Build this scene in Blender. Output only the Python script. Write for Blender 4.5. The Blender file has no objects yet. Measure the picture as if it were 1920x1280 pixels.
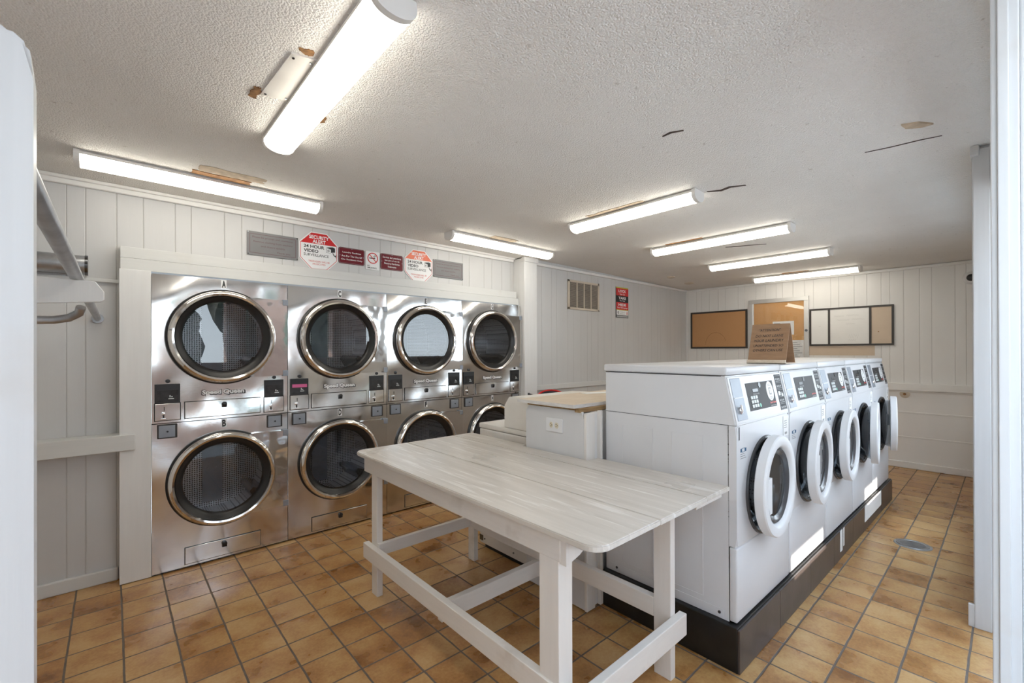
import bpy, bmesh, math, random
from mathutils import Vector, Matrix
random.seed(7)
S = bpy.context.scene
COL = S.collection
PI = math.pi

# ------------------------------------------------------------------ camera, world, sun, exposure
cam_d = bpy.data.cameras.new('camera'); cam = bpy.data.objects.new('camera', cam_d); COL.objects.link(cam)
yaw, pit, rol = math.radians(48.09), math.radians(.114), math.radians(.164)
# world axes seen from the camera (x right, y down, z forward); X runs along the dryers, Y towards them
uc = Vector((math.sin(yaw), 0, math.cos(yaw))); vc = Vector((-math.cos(yaw), 0, math.sin(yaw))); dc = Vector((0, 1, 0))
Rx = Matrix(((1, 0, 0), (0, math.cos(pit), math.sin(pit)), (0, -math.sin(pit), math.cos(pit))))
Rz = Matrix(((math.cos(rol), math.sin(rol), 0), (-math.sin(rol), math.cos(rol), 0), (0, 0, 1)))
Mc = Rz @ Rx
ax, ay, az = Mc @ uc, Mc @ vc, -(Mc @ dc)
right = Vector((ax[0], ay[0], az[0])); down = Vector((ax[1], ay[1], az[1])); fwd = Vector((ax[2], ay[2], az[2]))
m = Matrix((right, -down, -fwd)).transposed().to_4x4()
m.translation = Vector((0, 0, 1.47))
cam.matrix_world = m
cam_d.sensor_width = 36.0; cam_d.lens = 836.3/1920*36; cam_d.shift_y = 16.45/1920
cam_d.clip_start = 0.02; cam_d.clip_end = 200
S.camera = cam
S.view_settings.view_transform = 'Standard'; S.view_settings.look = 'None'
S.view_settings.gamma = 1.0; S.view_settings.use_curve_mapping = False
S.view_settings.exposure = 0.90
S.cycles.max_bounces = 10; S.cycles.diffuse_bounces = 6; S.cycles.glossy_bounces = 5
S.cycles.transparent_max_bounces = 12
S.cycles.sample_clamp_indirect = 6.0
S.cycles.use_denoising = True

W = bpy.data.worlds.new('sky'); S.world = W; W.use_nodes = True
wn = W.node_tree.nodes; wl = W.node_tree.links
bg = wn['Background']
tc = wn.new('ShaderNodeTexCoord'); sx = wn.new('ShaderNodeSeparateXYZ'); rmp = wn.new('ShaderNodeValToRGB')
wl.new(tc.outputs['Generated'], sx.inputs[0]); wl.new(sx.outputs['Z'], rmp.inputs[0])
rmp.color_ramp.elements[0].position = 0.0; rmp.color_ramp.elements[0].color = (.80, .915, 1.0, 1)
rmp.color_ramp.elements[1].position = 0.7; rmp.color_ramp.elements[1].color = (.55, .75, 1.0, 1)
wl.new(rmp.outputs[0], bg.inputs['Color']); bg.inputs['Strength'].default_value = 5.2

sun_d = bpy.data.lights.new('sun', 'SUN'); sun = bpy.data.objects.new('sun', sun_d); COL.objects.link(sun)
sun_d.energy = 12.0; sun_d.angle = math.radians(.35); sun_d.color = (1.0, .93, .84)
SUN = Vector((1.2, 1.0, -.62)).normalized()
sun.rotation_euler = SUN.to_track_quat('-Z', 'Y').to_euler(); sun.location = (-6, -6, 6)
LAMP = 5.6                                     # radiance of the fluorescent diffusers
CEIL = 2.55

# ------------------------------------------------------------------ node materials
def lin(r, g, b):
    f = lambda c: c/12.92 if c <= .04045 else ((c+.055)/1.055)**2.4
    return (f(r/255), f(g/255), f(b/255), 1)
class NT:
    def __init__(s, name):
        s.m = bpy.data.materials.new(name); s.m.use_nodes = True
        s.n = s.m.node_tree.nodes; s.l = s.m.node_tree.links
        s.b = s.n['Principled BSDF']; s.out = s.n['Material Output']
    def new(s, t, **k):
        o = s.n.new('ShaderNode'+t)
        for a, b in k.items(): setattr(o, a, b)
        return o
    def link(s, a, b): s.l.new(a, b)
    def math(s, op, a, b=None, c=None):
        o = s.new('Math', operation=op)
        for i, v in enumerate((a, b, c)):
            if v is None: continue
            if isinstance(v, (int, float)): o.inputs[i].default_value = v
            else: s.link(v, o.inputs[i])
        return o.outputs[0]
    def noise(s, scale, detail=3, vec=None, rough=.5):
        o = s.new('TexNoise'); o.inputs['Scale'].default_value = scale; o.inputs['Detail'].default_value = detail
        o.inputs['Roughness'].default_value = rough
        if vec is not None: s.link(vec, o.inputs['Vector'])
        return o.outputs['Fac']
    def pos(s, scale=(1, 1, 1)):
        t = s.new('TexCoord'); mp = s.new('Mapping'); mp.inputs['Scale'].default_value = scale
        s.link(t.outputs['Object'], mp.inputs['Vector']); return mp.outputs[0]
    def mix(s, f, a, b):
        o = s.new('Mix', data_type='RGBA')
        for sock, v in ((o.inputs['Factor'], f), (o.inputs['A'], a), (o.inputs['B'], b)):
            pass
        def put(sock, v):
            if isinstance(v, (int, float)): sock.default_value = v
            elif isinstance(v, tuple): sock.default_value = v
            else: s.link(v, sock)
        put(o.inputs[0], f); put(o.inputs[6], a); put(o.inputs[7], b)
        return o.outputs[2]
    def ramp(s, f, *st):
        o = s.new('ValToRGB'); e = o.color_ramp.elements
        while len(e) < len(st): e.new(.5)
        for i, (p, c) in enumerate(st): e[i].position = p; e[i].color = c if isinstance(c, tuple) else (c, c, c, 1)
        s.link(f, o.inputs[0]); return o.outputs[0]
    def bump(s, h, strength=.3, dist=.01, prev=None):
        o = s.new('Bump'); o.inputs['Strength'].default_value = strength; o.inputs['Distance'].default_value = dist
        s.link(h, o.inputs['Height'])
        if prev is not None: s.link(prev, o.inputs['Normal'])
        return o.outputs[0]
    def set(s, **k):
        for a, v in k.items():
            sock = s.b.inputs[a.replace('_', ' ')]
            if isinstance(v, (int, float, tuple)): sock.default_value = v
            else: s.link(v, sock)
        return s.m

def plain(name, c, rough=.5, metal=0., var=.06, vscale=6., bump=0., bscale=60., spec=.5):
    t = NT(name); v = t.noise(vscale, 4, t.pos())
    d = tuple(max(0, x*(1-var)) for x in c[:3])+(1,); l_ = tuple(min(1, x*(1+var)) for x in c[:3])+(1,)
    col = t.ramp(v, (.3, d), (.7, l_))
    t.set(Base_Color=col, Roughness=rough, Metallic=metal); t.b.inputs['Specular IOR Level'].default_value = spec
    if bump: t.set(Normal=t.bump(t.noise(bscale, 3, t.pos()), bump, .004))
    return t.m

def painted_wood(name, c, grain=(30, 2, 30), rough=.45, wear=0.12, wearcol=None):
    t = NT(name); p = t.pos(grain); n1 = t.noise(1.5, 5, p); n2 = t.noise(4, 4, t.pos())
    d = tuple(x*.96 for x in c[:3])+(1,)
    col = t.mix(t.ramp(n1, (.35, 0.), (.7, 1.)), d, c)
    if wearcol: col = t.mix(t.ramp(n2, (.62, 0.), (.72, wear)), col, wearcol)
    h = t.math('ADD', t.math('MULTIPLY', n1, .6), t.math('MULTIPLY', n2, .4))
    return t.set(Base_Color=col, Roughness=rough, Normal=t.bump(h, .25, .004))

def panelling(name, c, axis, rough=.4):
    "painted tongue-and-groove panelling: vertical V grooves at uneven spacing along one axis"
    t = NT(name); g = t.new('TexCoord'); sp = t.new('SeparateXYZ'); t.link(g.outputs['Object'], sp.inputs[0])
    x = sp.outputs[axis]
    fr = t.math('FRACT', t.math('DIVIDE', x, 1.22)); acc = None
    for o in (.02, .13, .27, .345, .51, .60, .72, .83, .90):
        d = t.math('ABSOLUTE', t.math('SUBTRACT', fr, o))
        s_ = t.math('SUBTRACT', 1., t.math('MINIMUM', t.math('DIVIDE', d, .0035), 1.))
        acc = s_ if acc is None else t.math('MAXIMUM', acc, s_)
    n = t.noise(3, 5, t.pos((1, 1, .6)))
    col = t.mix(t.ramp(n, (.35, 0.), (.7, 1.)), tuple(v*.95 for v in c[:3])+(1,), c)
    col = t.mix(t.math('MULTIPLY', acc, .30), col, (.30, .27, .24, 1))
    fine = t.noise(40, 3, t.pos((1, 1, .08)))
    h = t.math('SUBTRACT', t.math('MULTIPLY', fine, .12), acc)
    return t.set(Base_Color=col, Roughness=rough, Normal=t.bump(h, .7, .004))

def emit(name, c, strength):
    t = NT(name); return t.set(Base_Color=(.9, .9, .9, 1), Emission_Color=c, Emission_Strength=strength, Roughness=.4)

def glass(name, tint, refl=.06, rough=.0):
    t = NT(name); t.n.remove(t.b)
    tr = t.new('BsdfTransparent'); tr.inputs[0].default_value = tint
    gl = t.new('BsdfGlossy'); gl.inputs['Roughness'].default_value = rough; gl.inputs[0].default_value = (1, 1, 1, 1)
    lw = t.new('LayerWeight'); lw.inputs[0].default_value = .5
    f = t.math('MINIMUM', t.math('ADD', t.math('MULTIPLY', t.math('POWER', lw.outputs['Facing'], 5.), .9), refl), 1.)
    mx = t.new('MixShader'); t.link(f, mx.inputs[0]); t.link(tr.outputs[0], mx.inputs[1]); t.link(gl.outputs[0], mx.inputs[2])
    t.link(mx.outputs[0], t.out.inputs['Surface']); return t.m

def floor_mat():
    t = NT('terracotta_tiles'); g = t.new('TexCoord'); sp = t.new('SeparateXYZ'); t.link(g.outputs['Object'], sp.inputs[0])
    wob = t.math('MULTIPLY', t.math('SUBTRACT', t.noise(9, 3, t.pos()), .5), .006)
    tx = t.math('DIVIDE', t.math('SUBTRACT', t.math('ADD', sp.outputs[0], wob), .042), .2053)
    ty = t.math('DIVIDE', t.math('SUBTRACT', t.math('ADD', sp.outputs[1], wob), .132), .2085)
    def edge(v, w):
        f = t.math('FRACT', v); d = t.math('MULTIPLY', t.math('MINIMUM', f, t.math('SUBTRACT', 1., f)), w); return d
    d = t.math('MINIMUM', edge(tx, .2053), edge(ty, .2085))
    gr = t.ramp(t.math('DIVIDE', d, .02), (.17, 1.), (.26, 0.))
    cid = t.new('CombineXYZ'); t.link(t.math('FLOOR', tx), cid.inputs[0]); t.link(t.math('FLOOR', ty), cid.inputs[1])
    wn_ = t.new('TexWhiteNoise'); t.link(cid.outputs[0], wn_.inputs['Vector'])
    vm = t.new('VectorMath', operation='ADD'); t.link(g.outputs['Object'], vm.inputs[0])
    sc = t.new('VectorMath', operation='SCALE'); sc.inputs['Scale'].default_value = 9.; t.link(wn_.outputs['Color'], sc.inputs[0]); t.link(sc.outputs[0], vm.inputs[1])
    cloud = t.noise(5.5, 3, vm.outputs[0], .5); fine = t.noise(70, 3, vm.outputs[0], .6)
    f = t.math('ADD', t.math('ADD', t.math('MULTIPLY', wn_.outputs['Value'], .26), t.math('MULTIPLY', t.math('SUBTRACT', cloud, .29), 1.25)), t.math('MULTIPLY', t.math('SUBTRACT', fine, .3), .5))
    col = t.ramp(f, (.10, (.22, .090, .026, 1)), (.38, (.39, .19, .060, 1)), (.60, (.50, .29, .11, 1)), (.90, (.58, .38, .18, 1)))
    grout = t.mix(t.noise(14, 3, t.pos()), (.08, .058, .044, 1), (.19, .155, .125, 1))
    col = t.mix(gr, col, grout)
    rough = t.mix(gr, t.ramp(cloud, (.3, .24), (.7, .42)), (.85, .85, .85, 1))
    h = t.math('ADD', t.math('SUBTRACT', t.math('MULTIPLY', fine, .12), gr), t.math('MULTIPLY', cloud, .25))
    return t.set(Base_Color=col, Roughness=rough, Specular_IOR_Level=.65, Normal=t.bump(h, .5, .004))

def ceiling_mat():
    t = NT('popcorn_ceiling'); p = t.pos()
    v = t.new('TexVoronoi'); v.inputs['Scale'].default_value = 130; t.link(p, v.inputs['Vector'])
    n = t.noise(190, 3, p, .6); big = t.noise(1.1, 5, p, .6); spots = t.noise(26, 2, p)
    lump = t.math('ADD', t.math('MULTIPLY', t.math('SUBTRACT', 1., v.outputs['Distance']), .7), t.math('MULTIPLY', n, .7))
    col = t.ramp(big, (.3, (.80, .775, .74, 1)), (.7, (.87, .85, .82, 1)))
    col = t.mix(t.ramp(spots, (.71, 0.), (.78, .45)), col, (.36, .30, .25, 1))
    return t.set(Base_Color=col, Roughness=.9, Normal=t.bump(lump, .75, .010))

def steel_mat():
    t = NT('stainless_steel'); p = t.pos()
    big = t.noise(1.5, 1, t.pos((1, 1, .8)), .4); br = t.noise(1, 4, t.pos((4, 4, 260)), .6)
    sm = t.noise(9, 4, p)
    nrm = t.bump(big, .9, .13); nrm = t.bump(br, .035, .002, nrm)
    rough = t.ramp(sm, (.3, .10), (.75, .19))
    col = t.ramp(sm, (.3, (.68, .67, .66, 1)), (.8, (.76, .755, .75, 1)))
    return t.set(Base_Color=col, Metallic=1., Roughness=rough, Normal=nrm)

def perforated():
    t = NT('perforated_drum_steel'); p = t.pos()
    v = t.new('TexVoronoi'); v.inputs['Scale'].default_value = 64; v.inputs['Randomness'].default_value = .12; t.link(p, v.inputs['Vector'])
    hole = t.ramp(v.outputs['Distance'], (.30, 0.), (.36, 1.))
    col = t.mix(hole, (.010, .010, .011, 1), (.70, .71, .73, 1))
    return t.set(Base_Color=col, Metallic=.6, Roughness=.32)

def wood_mat(name, a, b, scale=(3, 40, 40), rough=.6):
    t = NT(name); n = t.noise(1.6, 5, t.pos(scale), .6)
    return t.set(Base_Color=t.ramp(n, (.3, a), (.72, b)), Roughness=rough, Normal=t.bump(n, .2, .003))

def tabletop_mat():
    t = NT('worn_painted_tabletop'); n = t.noise(1.2, 3, t.pos((26, 2, 12)), .5); c = t.noise(2.2, 4, t.pos())
    sc = t.noise(1., 4, t.pos((42, 3.2, 12)), .55)
    col = t.mix(t.ramp(n, (.15, 0.), (.80, 1.)), (.50, .46, .41, 1), (.66, .615, .565, 1))
    col = t.mix(t.math('MULTIPLY', t.ramp(sc, (.56, 0.), (.66, 1.)), .6), col, (.83, .81, .78, 1))
    return t.set(Base_Color=col, Roughness=t.math('ADD', t.math('MULTIPLY', c, .15), .22), Normal=t.bump(n, .06, .003))

def cork(name, a, b):
    t = NT(name); n = t.noise(180, 4, t.pos(), .7); c = t.noise(3, 3, t.pos())
    return t.set(Base_Color=t.mix(t.math('MULTIPLY', c, .4), t.ramp(n, (.3, a), (.7, b)), a), Roughness=.85)

def brick_mat():
    t = NT('red_brick'); b = t.new('TexBrick'); t.link(t.pos((1, 1, 1)), b.inputs['Vector'])
    g = t.new('TexCoord'); mp = t.new('Mapping'); mp.inputs['Rotation'].default_value = (PI/2, 0, 0); t.link(g.outputs['Object'], mp.inputs[0]); t.link(mp.outputs[0], b.inputs['Vector'])
    b.inputs['Color1'].default_value = (.30, .18, .14, 1); b.inputs['Color2'].default_value = (.42, .28, .22, 1); b.inputs['Mortar'].default_value = (.5, .46, .42, 1)
    b.inputs['Scale'].default_value = 4.5; b.inputs['Mortar Size'].default_value = .018
    return t.set(Base_Color=b.outputs['Color'], Roughness=.85)

M = {}
M['floor'] = floor_mat(); M['ceiling'] = ceiling_mat(); M['steel'] = steel_mat(); M['drum'] = perforated()
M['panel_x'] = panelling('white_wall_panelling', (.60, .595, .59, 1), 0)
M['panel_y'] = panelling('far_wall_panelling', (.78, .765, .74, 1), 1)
M['wall'] = painted_wood('white_painted_board', (.82, .81, .79, 1), (3, 3, 1))
M['boardx'] = painted_wood('white_painted_plank', (.75, .745, .735, 1), (30, 30, 2), wearcol=(.45, .38, .30, 1))
M['boardh'] = painted_wood('white_painted_batten', (.64, .64, .625, 1), (2, 30, 30), wearcol=(.45, .38, .30, 1))
M['grey_paint'] = painted_wood('grey_painted_panel', (.64, .64, .645, 1), (5, 5, 1.5), .4)
M['jamb'] = painted_wood('white_painted_jamb', (.58, .58, .58, 1), (40, 40, 1.5), .35, .3, (.50, .44, .38, 1))
M['table'] = tabletop_mat()
M['leg'] = painted_wood('white_painted_lumber', (.76, .73, .69, 1), (30, 30, 3), .5, .35, (.42, .36, .29, 1))
M['rail'] = painted_wood('white_painted_rail', (.75, .72, .68, 1), (8, 4, 40), .5, .4, (.42, .36, .29, 1))
M['enamel'] = plain('white_enamel', (.67, .675, .69, 1), .30, 0, .015, spec=.2)
M['plastic'] = plain('white_plastic', (.72, .725, .735, 1), .38, 0, .02, spec=.25)
M['old_enamel'] = plain('aged_white_enamel', (.72, .69, .64, 1), .35, 0, .03)
M['housing'] = plain('white_light_housing', (.72, .70, .67, 1), .4, 0, .04)
M['lamp'] = emit('fluorescent_diffuser', (1., .95, .83, 1), LAMP)
M['chrome'] = plain('polished_chrome', (.80, .79, .78, 1), .08, 1., .02)
M['gasket'] = plain('black_rubber', (.012, .012, .013, 1), .35, 0, .1)
M['grey_rubber'] = plain('grey_rubber', (.055, .057, .062, 1), .25, 0, .1)
M['glass_dark'] = glass('smoked_door_glass', (.62, .63, .65, 1), .05)
M['glass_clear'] = glass('clear_door_glass', (.52, .55, .58, 1), .06)
M['pane'] = glass('case_pane_glass', (.97, .97, .97, 1), .03)
M['black'] = plain('black_plastic', (.015, .015, .017, 1), .3, 0, .1)
M['display'] = plain('dark_display_window', (.035, .037, .04, 1), .12, 0, .3, 30)
M['grey_panel'] = plain('charcoal_control_panel', (.060, .057, .058, 1), .5, 0, .06, spec=.15)
M['strip'] = plain('black_instruction_strip', (.030, .030, .033, 1), .5, 0, .1, spec=.15)
M['coinplate'] = plain('brushed_coin_plate', (.27, .295, .335, 1), .42, .35, .06, 20)
M['galv'] = plain('galvanised_steel', (.42, .43, .45, 1), .35, .9, .18, 14, .1)
M['dark_steel'] = plain('dark_tub_steel', (.16, .165, .175, 1), .18, 1., .2, 8)
M['white'] = plain('white_print', (.82, .82, .82, 1), .5, 0, .01)
M['paper'] = plain('white_paper', (.80, .80, .79, 1), .7, 0, .03)
M['ink'] = plain('black_ink', (.02, .02, .022, 1), .5, 0, .02)
M['greyink'] = plain('grey_ink', (.30, .30, .30, 1), .5, 0, .02)
M['faint'] = plain('faint_marker', (.48, .47, .45, 1), .5, 0, .05)
M['red'] = plain('red_print', (.60, .012, .015, 1), .4, 0, .03)
M['faded_red'] = plain('sun_faded_red_print', (.72, .14, .06, 1), .4, 0, .15, 12)
M['redink'] = plain('pale_red_ink', (.62, .16, .14, 1), .5, 0, .03)
M['maroon'] = plain('maroon_sign', (.15, .010, .018, 1), .45, 0, .05, spec=.25)
M['yellow'] = plain('yellow_green_print', (.55, .55, .05, 1), .5, 0, .03)
M['signgrey'] = plain('grey_plaque', (.20, .197, .20, 1), .35, 0, .05, spec=.3)
M['plum'] = plain('plum_ink', (.13, .06, .07, 1), .5, 0, .03)
M['key'] = plain('pale_key', (.62, .66, .66, 1), .4, 0, .03)
M['greenkey'] = plain('green_key', (.16, .50, .36, 1), .4, 0, .03)
M['logo_red'] = plain('bright_red_logo', (.72, .04, .025, 1), .4, 0, .02)
M['pink'] = plain('pink_label', (.65, .12, .30, 1), .4, 0, .03)
M['blue'] = plain('navy_label', (.02, .09, .18, 1), .5, 0, .03)
M['pedestal'] = plain('black_pedestal_paint', (.010, .010, .010, 1), .28, 0, .4, 12, .12, 30)
M['cladding'] = plain('dark_brown_tile', (.060, .048, .044, 1), .34, 0, .2, 9, .08, 40)
M['cream'] = plain('cream_metal', (.60, .52, .42, 1), .45, 0, .03)
M['ventdark'] = plain('vent_shadow', (.10, .085, .07, 1), .7, 0, .1)
M['ventslat'] = plain('vent_slat', (.33, .285, .235, 1), .5, 0, .08)
M['cork1'] = cork('tan_cork', (.46, .24, .10, 1), (.56, .31, .15, 1))
M['cork2'] = cork('golden_cork', (.58, .31, .11, 1), (.66, .38, .16, 1))
M['alu'] = plain('aluminium_frame', (.66, .65, .63, 1), .32, .8, .05)
M['blackframe'] = plain('dark_frame', (.035, .028, .024, 1), .4, 0, .1)
M['wboard'] = plain('whiteboard', (.78, .77, .74, 1), .25, 0, .02)
M['cardboard'] = wood_mat('cardboard', (.27, .155, .085, 1), (.34, .205, .115, 1), (6, 6, 30), .8)
M['plywood'] = wood_mat('pale_plywood', (.56, .45, .33, 1), (.70, .60, .48, 1), (3, 30, 30), .5)
M['plyedge'] = wood_mat('whitewashed_plywood_edge', (.55, .53, .50, 1), (.72, .71, .70, 1), (10, 10, 60), .5)
M['rawwood'] = wood_mat('raw_lumber', (.22, .13, .05, 1), (.42, .28, .14, 1), (4, 30, 30), .7)
M['stain'] = wood_mat('exposed_brown_ceiling', (.20, .085, .03, 1), (.48, .25, .09, 1), (14, 14, 14), .85)
M['tornpaper'] = plain('torn_ceiling_skin', (.50, .40, .29, 1), .85, 0, .2, 25, .2)
M['crack'] = plain('dark_crack', (.07, .05, .04, 1), .9, 0, .2)
M['patchplate'] = plain('painted_cover_plate', (.66, .635, .60, 1), .45, 0, .06, 8)
M['rust'] = plain('rust', (.24, .12, .045, 1), .85, 0, .4, 40)
M['beige'] = plain('beige_wall_patch', (.60, .48, .36, 1), .5, 0, .03)
M['outlet'] = plain('almond_outlet', (.70, .64, .50, 1), .35, 0, .02)
M['redrim'] = plain('red_plastic', (.62, .02, .018, 1), .35, 0, .04)
M['iron'] = plain('drain_metal', (.34, .33, .32, 1), .4, .8, .2, 20)
M['cement'] = plain('grey_cement', (.24, .21, .18, 1), .85, 0, .15, 20)
M['brick'] = brick_mat()
M['concrete'] = plain('exterior_concrete', (.62, .605, .57, 1), .85, 0, .12, 2)
M['soffit'] = plain('porch_soffit', (.60, .58, .55, 1), .7, 0, .04)
M['foliage'] = plain('tree_foliage', (.045, .052, .034, 1), .8, 0, .5, 3)
M['bark'] = plain('tree_bark', (.10, .075, .055, 1), .9, 0, .3, 8)

# ------------------------------------------------------------------ mesh helpers
def fin(bm):
    bmesh.ops.recalc_face_normals(bm, faces=bm.faces); return bm
def obj(name, bm, mat, parent=None, smooth=False, loc=None):
    fin(bm); me = bpy.data.meshes.new(name); bm.to_mesh(me); bm.free()
    me.materials.append(mat)
    if smooth:
        for p in me.polygons: p.use_smooth = True
        try: me.set_sharp_from_angle(angle=math.radians(38))
        except Exception: pass
    o = bpy.data.objects.new(name, me); COL.objects.link(o)
    if parent: o.parent = parent
    if loc: o.location = loc
    return o
def tag(o, label=None, cat=None, group=None, kind=None):
    if label: o['label'] = label
    if cat: o['category'] = cat
    if group: o['group'] = group
    if kind: o['kind'] = kind
    return o
def thing(name, label, cat, loc=(0, 0, 0), rz=0., group=None):
    o = bpy.data.objects.new(name, None); COL.objects.link(o); o.empty_display_size = .1
    o.location = loc; o.rotation_euler = (0, 0, rz); return tag(o, label, cat, group)
def struct(name, bm, mat, smooth=False):
    return tag(obj(name, bm, mat, None, smooth), kind='structure')
def B(): return bmesh.new()

class Frame:
    "a drawing plane: x to the right, z up, d outwards towards the viewer"
    def __init__(s, o=(0, 0, 0), r=(1, 0, 0), u=(0, 0, 1), n=(0, -1, 0)):
        s.o, s.r, s.u, s.n = Vector(o), Vector(r).normalized(), Vector(u).normalized(), Vector(n).normalized()
    def p(s, x, z, d=0.): return s.o+s.r*x+s.u*z+s.n*d
    def poly(s, bm, pts, d0, d1):
        a = [bm.verts.new(s.p(x, z, d0)) for x, z in pts]; b = [bm.verts.new(s.p(x, z, d1)) for x, z in pts]
        n = len(pts); bm.faces.new(a); bm.faces.new(b[::-1])
        for i in range(n): bm.faces.new((a[i], b[i], b[(i+1) % n], a[(i+1) % n]))
    def box(s, bm, x0, x1, z0, z1, d0, d1, bev=0., seg=2):
        t = bmesh.new(); s.poly(t, [(x0, z0), (x1, z0), (x1, z1), (x0, z1)], d0, d1); fin(t)
        if bev: bmesh.ops.bevel(t, geom=t.edges[:], offset=bev, segments=seg, profile=.5, affect='EDGES')
        merge(bm, t)
    def ring(s, bm, cx, cz, r0, r1, d0, d1, n=40):
        "flat annulus; r0 = 0 gives a disc"
        if r0 <= 0: s.poly(bm, [(cx+r1*math.cos(2*PI*i/n), cz+r1*math.sin(2*PI*i/n)) for i in range(n)], d0, d1); return
        V = [[bm.verts.new(s.p(cx+r*math.cos(2*PI*i/n), cz+r*math.sin(2*PI*i/n), d)) for i in range(n)] for r, d in ((r0, d0), (r1, d0), (r1, d1), (r0, d1))]
        for k in range(4):
            for i in range(n): bm.faces.new((V[k][i], V[k][(i+1) % n], V[(k+1) % 4][(i+1) % n], V[(k+1) % 4][i]))
    def lathe(s, bm, cx, cz, prof, n=48, close=False):
        "profile of (radius, d) swept round the plane normal"
        R = []
        for r, d in prof:
            if r < 1e-6: R.append([bm.verts.new(s.p(cx, cz, d))])
            else: R.append([bm.verts.new(s.p(cx+r*math.cos(2*PI*i/n), cz+r*math.sin(2*PI*i/n), d)) for i in range(n)])
        ks = range(len(R)) if close else range(len(R)-1)
        for k in ks:
            a, b = R[k], R[(k+1) % len(R)]
            for i in range(n):
                j = (i+1) % n
                if len(a) == 1: bm.faces.new((a[0], b[i], b[j]))
                elif len(b) == 1: bm.faces.new((a[i], b[0], a[j]))
                else: bm.faces.new((a[i], b[i], b[j], a[j]))
    def plate_hole(s, bm, x0, x1, z0, z1, cx, cz, r, d0, d1, n=64):
        "rectangular plate with a round hole"
        inner, outer = [], []
        for i in range(n):
            a = 2*PI*(i+.5)/n; c, q = math.cos(a), math.sin(a)
            inner.append((cx+r*c, cz+r*q))
            ts = []
            if c > 1e-9: ts.append((x1-cx)/c)
            if c < -1e-9: ts.append((x0-cx)/c)
            if q > 1e-9: ts.append((z1-cz)/q)
            if q < -1e-9: ts.append((z0-cz)/q)
            t = min(ts); outer.append((cx+t*c, cz+t*q))
        for X, Z in ((x0, z0), (x1, z0), (x1, z1), (x0, z1)):   # snap nearest perimeter points to the corners
            k = min(range(n), key=lambda i: (outer[i][0]-X)**2+(outer[i][1]-Z)**2); outer[k] = (X, Z)
        L = [[bm.verts.new(s.p(x, z, d)) for x, z in P] for P, d in ((inner, d0), (outer, d0), (outer, d1), (inner, d1))]
        for k in range(4):
            for i in range(n): bm.faces.new((L[k][i], L[k][(i+1) % n], L[(k+1) % 4][(i+1) % n], L[(k+1) % 4][i]))
    def text(s, bm, txt, cx, cz, w, h, d, bold=0., shear=0., rot=0., align='C'):
        V, F, bb = glyphs(txt, bold, shear)
        sx_, sz_ = w/(bb[1]-bb[0]), h/(bb[3]-bb[2])
        mx, mz = (bb[0]+bb[1])/2, (bb[2]+bb[3])/2
        if align == 'L': cx = cx+w/2
        c_, q_ = math.cos(rot), math.sin(rot)
        vs = []
        for x, y in V:
            px, pz = (x-mx)*sx_, (y-mz)*sz_
            vs.append(bm.verts.new(s.p(cx+px*c_-pz*q_, cz+px*q_+pz*c_, d)))
        for f in F:
            try: bm.faces.new([vs[i] for i in f])
            except ValueError: pass
def merge(bm, t):
    mp = {v: bm.verts.new(v.co) for v in t.verts}
    for f in t.faces:
        try: bm.faces.new([mp[v] for v in f.verts])
        except ValueError: pass
    t.free()
_gc = {}
def glyphs(txt, bold=0., shear=0.):
    k = (txt, bold, shear)
    if k in _gc: return _gc[k]
    cu = bpy.data.curves.new('lettering', 'FONT'); cu.body = txt; cu.offset = bold; cu.shear = shear; cu.resolution_u = 3; cu.fill_mode = 'FRONT'
    o = bpy.data.objects.new('lettering', cu); COL.objects.link(o)
    dg = bpy.context.evaluated_depsgraph_get(); dg.update()
    me = bpy.data.meshes.new_from_object(o.evaluated_get(dg))
    V = [(v.co.x, v.co.y) for v in me.vertices]; F = [tuple(p.vertices) for p in me.polygons]
    bpy.data.objects.remove(o); bpy.data.curves.remove(cu); bpy.data.meshes.remove(me)
    xs = [v[0] for v in V]; ys = [v[1] for v in V]
    _gc[k] = (V, F, (min(xs), max(xs), min(ys), max(ys))); return _gc[k]
def scribble(f, bm, x0, x1, z, amp, n, th, d, seed=1):
    rnd = random.Random(seed); P = [(x0+(x1-x0)*i/n, z+amp*(1 if i % 2 else -1)*rnd.uniform(.3, 1)) for i in range(n+1)]
    for (xa, za), (xb, zb) in zip(P, P[1:]):
        vs = [bm.verts.new(f.p(x, q, d)) for x, q in ((xa, za-th), (xb, zb-th), (xb, zb+th), (xa, za+th))]; bm.faces.new(vs)
WF = Frame()
def box(bm, x0, x1, y0, y1, z0, z1, bev=0., seg=2):
    Frame((0, 0, 0), (1, 0, 0), (0, 0, 1), (0, 1, 0)).box(bm, x0, x1, z0, z1, y0, y1, bev, seg)
def bx(x0, x1, y0, y1, z0, z1, bev=0., seg=2):
    b = B(); box(b, x0, x1, y0, y1, z0, z1, bev, seg); return b
def tube(bm, pts, r, n=14, cap=True):
    pts = [Vector(p) for p in pts]; rings = []; up = None
    for i, p in enumerate(pts):
        t = (pts[min(i+1, len(pts)-1)]-pts[max(i-1, 0)]).normalized()
        if up is None:
            up = Vector((0, 0, 1)) if abs(t.z) < .9 else Vector((1, 0, 0))
        s_ = t.cross(up).normalized(); up = s_.cross(t).normalized()
        rr = r[i] if isinstance(r, (list, tuple)) else r
        rings.append([bm.verts.new(p+s_*rr*math.cos(2*PI*k/n)+up*rr*math.sin(2*PI*k/n)) for k in range(n)])
    for a, b in zip(rings, rings[1:]):
        for k in range(n): bm.faces.new((a[k], a[(k+1) % n], b[(k+1) % n], b[k]))
    if cap: bm.faces.new(rings[0]); bm.faces.new(rings[-1][::-1])
def copy_tree(o, parent=None):
    c = o.copy(); COL.objects.link(c)
    if parent: c.parent = parent
    for ch in o.children: copy_tree(ch, c)
    return c

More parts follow.
